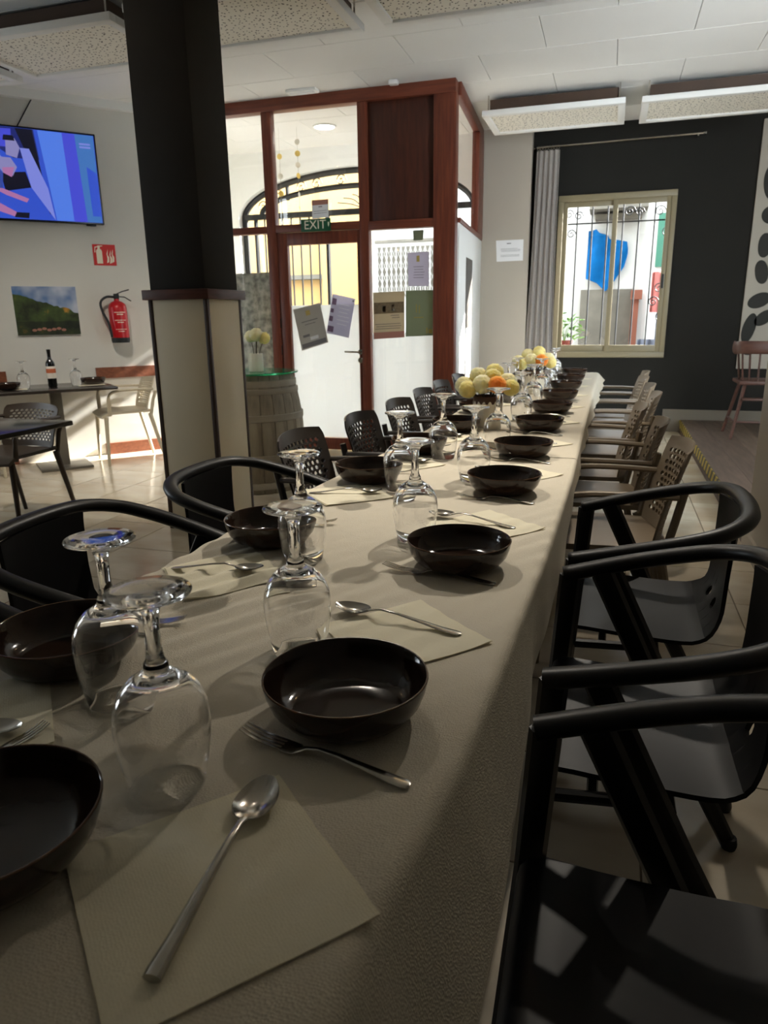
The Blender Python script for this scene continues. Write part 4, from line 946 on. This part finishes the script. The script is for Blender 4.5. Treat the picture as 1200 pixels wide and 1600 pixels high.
for y in (0.0, 2.33, 4.08, 6.40):
    for x in (lerp_tab(XLT, y)+0.12, lerp_tab(XR, y)-0.12): MB().rbox((x, y, 0.357), (0.05, 0.05, 0.714), 0.004).build('leg', 'table_dark', lt_)
def clothfn(y0, y1, dz, seed, hem):
    ZT = 0.7505+dz; R_ = 0.014
    def f(u, v):
        y = y0+(y1-y0)*v; xl, xr = lerp_tab(XLT, y), lerp_tab(XR, y)
        Lh = hem(y) if u > 0.5 else 0.055; Wt = xr-xl; total = Wt+2*Lh
        ucut = [0.22, 0.78]
        if u < ucut[0]: t = (ucut[0]-u)/ucut[0]; side = -1
        elif u > ucut[1]: t = (u-ucut[1])/(1-ucut[1]); side = 1
        else:
            x = xl+Wt*(u-ucut[0])/(ucut[1]-ucut[0]); return (x, y, ZT+wr(x, y))
        d = t*Lh; ex = xr if side > 0 else xl
        if d < R_*1.57: a = d/R_; ox, oz = R_*math.sin(a), -R_*(1-math.cos(a))
        else: ox, oz = R_, -R_-(d-R_*1.57)
        am = 0.35 if y < 2.66 else 0.8
        wv = am*t*t*(0.007*math.sin(7.3*y+seed)+0.005*math.sin(17*y+2*seed)+0.006)
        if side > 0: wv += t*lerp_tab([(0, 0.105), (0.575, 0.070), (0.817, 0.042), (1.3, 0.002), (3.4, 0.002), (4.3, 0.015), (6.5, 0.06)], y)
        return (ex+side*(ox+wv), y, ZT+oz+wr(ex, y)*(1-t))
    return f
def hemr(y): return lerp_tab([(0, 0.215), (1.2, 0.205), (1.9, 0.185), (2.3, 0.11), (2.66, 0.085)], y)
us = 64
c1 = MB().grid(clothfn(YN, 2.66, 0.0, 0.3, hemr), 130, 320).build('paper_tablecloth', 'tablecloth_paper', smooth=60, thick=-0.0006)
c1.cycles.is_caustics_receiver = True
tag(c1, 'cream embossed paper tablecloth over the near part of the table', 'tablecloth', 'paper tablecloths')
c2 = MB().grid(clothfn(2.58, YE, 0.0016, 2.1, lambda y: 0.078+0.006*math.sin(9.3*y+1)), us, 150).build('paper_tablecloth', 'tablecloth_paper', smooth=60, thick=-0.0006)
c2.cycles.is_caustics_receiver = True
tag(c2, 'white paper tablecloth over the far part of the table with rumpled edge', 'tablecloth', 'paper tablecloths')

# --- place settings
RB = [(-0.296, 0.771), (-0.268, 1.37), (-0.266, 2.026), (-0.274, 2.586), (-0.272, 3.191), (-0.265, 3.791), (-0.262, 4.39), (-0.262, 5.0), (-0.262, 5.58), (-0.262, 6.16)]
LB = [(-0.534, 0.430), (-0.752, 0.795), (-0.718, 1.425), (-0.695, 2.075), (-0.662, 2.58), (-0.625, 3.10), (-0.635, 3.74), (-0.635, 4.33), (-0.635, 4.93), (-0.635, 5.53), (-0.635, 6.13)]
for k, (x, y) in enumerate(RB): bowl(x, y, 'glossy dark brown bowl, %s in the right row of the long table' % nth(k, len(RB)), 'bowls in the right row')
for k, (x, y) in enumerate(LB): bowl(x, y, 'glossy dark brown bowl, %s in the left row of the long table' % nth(k, len(LB)), 'bowls in the left row')
GR = [(-0.437, 0.580), (-0.430, 0.925), (-0.400, 1.520), (-0.378, 2.150), (-0.386, 2.70), (-0.385, 3.48), (-0.385, 4.05), (-0.39, 4.6), (-0.39, 5.15), (-0.39, 5.7), (-0.41, 6.05)]
GL = [(-0.608, 0.722), (-0.596, 1.325), (-0.566, 1.980), (-0.548, 2.48), (-0.540, 3.60), (-0.540, 4.18), (-0.55, 4.68), (-0.55, 5.38), (-0.55, 5.98)]
for k, (x, y) in enumerate(GR): glass(x, y, 'upside-down clear wine glass, %s in the right row of glasses' % nth(k, len(GR)), 'upturned wine glasses')
for k, (x, y) in enumerate(GL): glass(x, y, 'upside-down clear wine glass, %s in the left row of glasses' % nth(k, len(GL)), 'upturned wine glasses')
# napkins and cutlery, right row
napkin(-0.315, 0.465, 0.225, math.radians(-42), 'cream paper napkin under the big round-handled spoon in the foreground', seed=1)
spoon((-0.325, 0.605), (-0.306, 0.362), 'large steel spoon with thick handle lying on the foreground napkin', rnd=True, z=0.7545)
NR = [(-0.290, 1.020), (-0.262, 1.665), (-0.255, 2.28), (-0.255, 2.86), (-0.25, 3.45), (-0.25, 4.05), (-0.25, 4.65), (-0.25, 5.25), (-0.25, 5.85)]
SR = [((-0.428, 1.081), (-0.197, 1.036)), ((-0.412, 1.725), (-0.186, 1.650)), ((-0.40, 2.30), (-0.175, 2.25)), ((-0.40, 2.88), (-0.17, 2.84)), ((-0.40, 3.47), (-0.17, 3.44)), ((-0.40, 4.07), (-0.17, 4.04))]
FR = [((-0.400, 0.688), (-0.176, 0.647)), ((-0.41, 1.310), (-0.176, 1.276)), ((-0.385, 1.925), (-0.165, 1.905)), ((-0.39, 2.49), (-0.165, 2.465)), ((-0.39, 3.07), (-0.16, 3.06)), ((-0.39, 3.67), (-0.16, 3.65)), ((-0.38, 4.27), (-0.15, 4.26))]
for k, (x, y) in enumerate(NR): napkin(x, y, 0.205, math.radians(-44+random.uniform(-4, 4)), 'cream paper napkin on the right side beyond the %s right-row bowl' % nth(k), seed=10+k)
for k, (a, b) in enumerate(SR): spoon(a, b, 'steel spoon on the napkin beyond the %s right-row bowl' % nth(k))
for k, (a, b) in enumerate(FR): fork(a, b, 'steel fork lying in front of the %s right-row bowl' % nth(k))
# left row
NL = [(-0.760, 0.610), (-0.715, 1.195), (-0.70, 1.885), (-0.655, 2.35), (-0.64, 2.9), (-0.63, 3.5), (-0.63, 4.1), (-0.63, 4.7)]
SL = [((-0.668, 0.612), (-0.86, 0.575)), ((-0.640, 1.225), (-0.845, 1.185)), ((-0.602, 1.915), (-0.81, 1.862)), ((-0.57, 2.38), (-0.77, 2.33)), ((-0.555, 2.93), (-0.755, 2.89))]
FL = [((-0.648, 0.632), (-0.70, 0.46)), ((-0.655, 0.962), (-0.86, 0.905)), ((-0.620, 1.590), (-0.83, 1.555)), ((-0.59, 2.21), (-0.80, 2.19)), ((-0.56, 2.70), (-0.76, 2.69))]
for k, (x, y) in enumerate(NL): napkin(x, y, 0.205, math.radians(44+random.uniform(-5, 5)), 'cream paper napkin on the left side before the %s left-row bowl' % nth(k+1), seed=30+k)
for k, (a, b) in enumerate(SL): spoon(a, b, 'steel spoon on the napkin before the %s left-row bowl' % nth(k+1))
for k, (a, b) in enumerate(FL): fork(a, b, 'steel fork lying beyond the %s left-row bowl' % nth(k))

# --- flowers
def pompom(mats_seed):
    rn = random.Random(mats_seed); bm = bmesh.new(); bmesh.ops.create_icosphere(bm, subdivisions=4, radius=1)
    for v in bm.verts: v.co *= 0.88+0.16*rn.random()
    me = bpy.data.meshes.new('flower_head'); bm.to_mesh(me); bm.free()
    return me
pmesh = {}
for c in ('flower_cream', 'flower_yellow', 'flower_orange'):
    me = pompom(len(c)); me.materials.append(M[c]); pmesh[c] = me
    for p_ in me.polygons: p_.use_smooth = True
def bouquet(loc, label, heads, vr=0.066, vh=0.118, brown=True):
    r = thing('flower_vase', label, 'flowers', loc, 0, 'vases of pompom flowers')
    n = 60; prof = [(0, 0), (vr*0.92, 0), (vr, 0.006), (vr*1.02, vh*0.6), (vr*0.98, vh), (vr*0.86, vh), (vr*0.86, 0.01), (0, 0.008)]
    vb = MB().lathe(prof, n); vb.v = [(x*(1+0.018*math.cos(15*math.atan2(y, x))), y*(1+0.018*math.cos(15*math.atan2(y, x))), z) for x, y, z in vb.v]
    v = vb.build('vase', 'vase_white', r, smooth=60)
    if brown: MB().lathe([(vr*0.985, vh-0.012), (vr*1.0, vh+0.022), (vr*0.9, vh+0.022), (vr*0.84, vh-0.012)], 40).build('collar', 'vase_brown', v)
    for x, y, z, s, c in heads:
        o = ob('flower_head', pmesh[c], r, (x, y, z)); o.scale = (s, s, s*0.95)
        MB().tube(catmull([(x*0.15, y*0.15, 0.02), (x*0.5, y*0.5, vh+0.02), (x*0.95, y*0.95, z-s*0.4)], 4), 0.0032, 6).build('stem', 'stem_dark', r)
    return r
HD = [(-0.115, 0.02, 0.185, 0.042, 'flower_cream'), (-0.085, -0.05, 0.172, 0.042, 'flower_yellow'), (-0.055, 0.05, 0.225, 0.042, 'flower_cream'), (-0.02, -0.04, 0.195, 0.046, 'flower_cream'), (0.02, 0.05, 0.24, 0.044, 'flower_yellow'), (0.05, -0.06, 0.195, 0.042, 'flower_orange'), (0.085, 0.02, 0.20, 0.044, 'flower_cream'), (0.02, 0.0, 0.225, 0.040, 'flower_yellow'), (0.105, -0.02, 0.18, 0.04, 'flower_yellow')]
bouquet((-0.515, 3.27, 0.753), 'cream and orange pompom flowers in a white ribbed vase, nearer vase on the long table', HD)
bouquet((-0.455, 4.81, 0.755), 'cream and orange pompom flowers in a vase, farther vase on the long table', [(x*0.95, y, z+0.012, s, c) for x, y, z, s, c in [HD[5]]+HD[:5]+HD[6:]])
# --- barrel by the entrance
bx_, by_ = -2.50, 4.82
ba = thing('barrel', 'grey weathered wooden barrel with green glass top behind the column', 'barrel', (bx_, by_, 0))
def br(z): return 0.285+0.065*math.sin(PI*min(max((z+0.02)/0.88, 0), 1))
NSV = 22; stv = []
def stave():
    mb = MB(); a = PI/NSV-0.006; zs = [0.86*i/12 for i in range(13)]; vs = []
    for z in zs:
        for rr, aa in ((br(z), -a), (br(z)+0.004, 0), (br(z), a), (br(z)-0.025, a), (br(z)-0.025, -a)): vs.append((rr*math.cos(aa), rr*math.sin(aa), z))
    fs = [(i*5+j, i*5+(j+1) % 5, (i+1)*5+(j+1) % 5, (i+1)*5+j) for i in range(12) for j in range(5)]+[(4, 3, 2, 1, 0), tuple(60+j for j in range(5))]
    return mb.add(vs, fs).mesh('stave', 'barrel_wood', smooth=30)
sme = stave()
for k in range(NSV): ob('stave', sme, ba, (0, 0, 0), 2*PI*k/NSV)
for z, hh in ((0.80, 0.045), (0.745, 0.04), (0.56, 0.05), (0.27, 0.05), (0.06, 0.05)):
    MB().lathe([(br(z-hh/2)+0.003, z-hh/2), (br(z)+0.010, z-hh/2+0.004), (br(z)+0.010, z+hh/2-0.004), (br(z+hh/2)+0.003, z+hh/2), (br(z)-0.005, z+hh/2), (br(z)-0.005, z-hh/2), (br(z-hh/2)+0.003, z-hh/2)], 44).build('hoop', 'barrel_hoop', ba)
MB().lathe([(0, 0.83), (0.27, 0.83), (0.27, 0.85), (0, 0.85)], 32).build('head', 'barrel_wood', ba)
MB().lathe([(0, 0.862), (0.325, 0.862), (0.327, 0.868), (0.325, 0.874), (0, 0.874)], 48).build('glass_top', 'green_glass', ba)
vz = bouquet((bx_+0.06, by_-0.07, 0.8745), 'small vase of pale yellow pompom flowers standing on the barrel', [(-0.03, 0, 0.25, 0.045, 'flower_cream'), (0.03, -0.03, 0.262, 0.05, 'flower_cream'), (0.075, 0.0, 0.238, 0.045, 'flower_yellow'), (-0.005, 0.05, 0.265, 0.04, 'flower_yellow')], 0.052, 0.13, False)

# --- things on the wine table
bt = thing('wine_bottle', 'dark wine bottle with white and orange label on the small table', 'bottle', on1(0.02, 0.02))
MB().lathe([(0, 0.004), (0.03, 0), (0.037, 0.006), (0.0375, 0.19), (0.034, 0.21), (0.018, 0.235), (0.0145, 0.25), (0.0140, 0.30), (0.016, 0.302), (0.016, 0.315), (0, 0.316)], 24).build('bottle_body', 'bottle_glass', bt)
MB().lathe([(0.0378, 0.075), (0.0381, 0.076), (0.0381, 0.175), (0.0378, 0.176)], 24).build('label_paper', 'bottle_label', bt)
MB().lathe([(0.0383, 0.12), (0.0384, 0.121), (0.0384, 0.155), (0.0383, 0.156)], 24).build('label_band', 'bottle_orange', bt)
MB().lathe([(0.0150, 0.255), (0.0152, 0.30), (0.0168, 0.303), (0.0168, 0.317), (0, 0.318)], 20).build('capsule', 'tv_black', bt)
for a, b, l in ((-0.20, 0.0, 'upturned wine glass left of the wine bottle on the small table'), (0.22, -0.02, 'upturned wine glass right of the wine bottle on the small table')):
    q = on1(a, b); glass(q[0], q[1], l, 'glasses on the wine bottle table', ZT1+0.0005)
for a, b, l in ((-0.34, 0.08, 'dark bowl left of the wine bottle on the small table'), (0.36, -0.02, 'dark bowl right of the wine bottle on the small table')):
    q = on1(a, b); bowl(q[0], q[1], l, 'bowls on the wine bottle table', ZT1+0.003)
for a, b, l in ((-0.30, 0.02, 'white paper napkin under the left bowl of the small table'), (0.33, 0.0, 'white paper napkin under the right bowl of the small table')):
    q = on1(a, b); napkin(q[0], q[1], 0.22, TA, l, ZT1, seed=int(50+a*10))['group'] = 'napkins on the wine bottle table'

# ================================================================== SIGNS AND PAPERS ON THE ENTRANCE
def sheet(name, label, cat, corners, mt, y=YB-0.010, marks=None, th=0.0015):
    """flat sheet on the glass: corners are pixel points on the pane (TL, TR, BR, BL)"""
    P = [py_(px, py, y) for px, py in corners]; c = sum(P, Vector())/4
    r = thing(name, label, cat, c); L_ = [p-c for p in P]
    MB().add([l for l in L_]+[l+Vector((0, th, 0)) for l in L_], [(0, 1, 2, 3), (7, 6, 5, 4), (0, 4, 5, 1), (1, 5, 6, 2), (2, 6, 7, 3), (3, 7, 4, 0)]).build('paper', mt, r, smooth=0)
    def at(u, v): a = L_[0].lerp(L_[1], u); b = L_[3].lerp(L_[2], u); return a.lerp(b, v)+Vector((0, -0.0008, 0))
    by = {}
    for mk, u0, v0, u1, v1 in (marks or []):
        by.setdefault(mk, MB()).add([at(u0, v0), at(u1, v0), at(u1, v1), at(u0, v1)], [(0, 1, 2, 3)])
    for mk, mb in by.items(): mb.build('print', mk, r, smooth=0, fix=False)
    return r
lines = lambda mk, u0, u1, vs: [(mk, u0+random.uniform(0, 0.05), v, u1-random.uniform(0, 0.12), v+0.014) for v in vs]
sheet('notice', 'grey printed notice with gold emblem taped to the entrance door', 'paper', ((458, 484), (500, 473), (513, 535), (472, 548)), 'paper_grey', YB-0.008, [('ink_gold', 0.42, 0.10, 0.58, 0.22), ('ink', 0.2, 0.34, 0.8, 0.36), ('ink', 0.3, 0.42, 0.7, 0.435), ('ink', 0.15, 0.66, 0.4, 0.72), ('paper_white', 0.4, 0.74, 0.7, 0.82), ('ink', 0.05, 0.86, 0.95, 0.97)])
sheet('notice', 'lilac printed notice with flower border taped to the entrance door', 'paper', ((520, 459), (555, 467), (545, 528), (510, 520)), 'paper_lilac', YB-0.0095, [('ink_purple', 0.03, 0.10, 0.22, 0.26), ('ink_purple', 0.02, 0.36, 0.16, 0.46), ('ink_purple', 0.02, 0.55, 0.18, 0.68), ('ink_purple', 0.02, 0.80, 0.28, 0.95), ('ink', 0.9, 0.04, 0.97, 0.09)]+lines('paper_white', 0.35, 0.9, [0.2, 0.3, 0.4, 0.5, 0.6, 0.7]))
sheet('poster', 'taupe poster with photo strip and pink band right of the door', 'poster', ((583, 457), (632, 455), (632, 527), (584, 530)), 'paper_taupe', YB-0.008, [('ink_brown', 0.02, 0.22, 0.98, 0.46), ('paper_white', 0.3, 0.30, 0.4, 0.42), ('paper_white', 0.6, 0.28, 0.68, 0.40), ('ink_pink', 0.0, 0.86, 1, 1)]+lines('ink', 0.55, 0.95, [0.5, 0.55])+lines('ink', 0.05, 0.95, [0.68, 0.73, 0.78]))
sheet('poster', 'dark olive poster beside the taupe poster on the glass', 'poster', ((634, 454), (680, 453), (680, 524), (634, 526)), 'paper_green', YB-0.008, [('ink_gold', 0.35, 0.30, 0.38, 0.48), ('ink_gold', 0.45, 0.32, 0.48, 0.5), ('ink_gold', 0.28, 0.58, 0.6, 0.6), ('ink_gold', 0.7, 0.82, 0.74, 0.95), ('ink_gold', 0.78, 0.86, 0.9, 0.95)])
sheet('notice', 'pale grey notice with small gold crest right of the door', 'paper', ((637, 395), (670, 393), (670, 447), (638, 447)), 'paper_lilac', YB-0.008, [('ink_gold', 0.42, 0.10, 0.56, 0.28)]+lines('ink', 0.25, 0.8, [0.42, 0.5, 0.58, 0.66, 0.74]))
sheet('sticker', 'small square grey sticker near the top of the right pane', 'sticker', ((645, 360), (662, 359), (661, 375), (646, 376)), 'paper_green', YB-0.008)
sheet('stone_film', 'grey mottled stone-look sheet on the pane left of the door', 'sheet', ((366, 428), (430, 425), (436, 600), (372, 603)), 'stone_film', YB-0.012)
ex = thing('exit_sign', 'green EXIT sign above the entrance door', 'sign', (-2.582, YB-0.062, 2.047))
MB().rbox((0, 0.004, 0), (0.285, 0.010, 0.105), 0.002).build('plate', 'sign_green', ex)
tx = MB(); text_into(tx, 'EXIT', 0.105, lambda x, y: (x-0.005, -0.0022, y)); tx.build('lettering', 'sign_white', ex, smooth=0, fix=False)
an = MB().add([(0.118, -0.0022, 0.02), (0.132, -0.0022, 0.02), (0.132, -0.0022, 0.0), (0.125, -0.0022, -0.02), (0.118, -0.0022, 0.0)], [(0, 1, 2, 3, 4)]); an.build('arrow', 'sign_white', ex, smooth=0, fix=False)
sheet('notice', 'white card with pink top hanging above the EXIT sign', 'paper', ((487, 313), (513, 311), (513, 339), (488, 342)), 'paper_white', YB-0.052, [('ink_pink', 0, 0, 1, 0.28), ('ink', 0.4, 0.36, 0.62, 0.41), ('ink', 0.1, 0.6, 0.9, 0.62), ('ink', 0.1, 0.72, 0.9, 0.74)])
sheet('notice', 'white printed notice on the beige wall pier', 'paper', ((775, 376), (818, 374), (817, 407), (776, 409)), 'paper_white', 8.117, [('ink', 0.4, 0.14, 0.55, 0.18)]+lines('ink', 0.15, 0.9, [0.4, 0.46, 0.52, 0.7, 0.76]))
# poster on the white side panel of the box
sp2 = thing('poster', 'narrow greyish poster on the white side of the entrance box', 'poster', SA+sdir*0.68+snrm*-0.027+Vector((0, 0, 1.45)), sa)
MB().rng((-0.23, 0.23), (-0.002, 0), (-0.32, 0.32)).build('paper', 'paper_grey', sp2, smooth=0)
# shell mobile hanging in the porch
mo = thing('shell_mobile', 'hanging string mobile of pale and golden discs inside the porch', 'mobile', (0, 0, 0))
for i_, (px, ys) in enumerate(((461, (222, 240, 258, 275, 305, 325)), (432, (245, 276, 303)))):
    a = py_(px, 150, 7.3); b = py_(px+8, 330, 7.3)
    MB().tube([(a.x, a.y, ZC), (a.x, a.y, b.z)], 0.0015, 4).build('string', 'chrome', mo)
    for k, yy in enumerate(ys):
        c = py_(px+1, yy, 7.3)
        MB().lathe([(0, -0.006), (0.028, 0), (0, 0.006)], 14).build('disc', 'shell_gold' if (k+i_) % 2 else 'shell_pale', mo, loc=(a.x, a.y, c.z)).rotation_euler = (PI/2, 0, 0.4*k)
# ================================================================== end
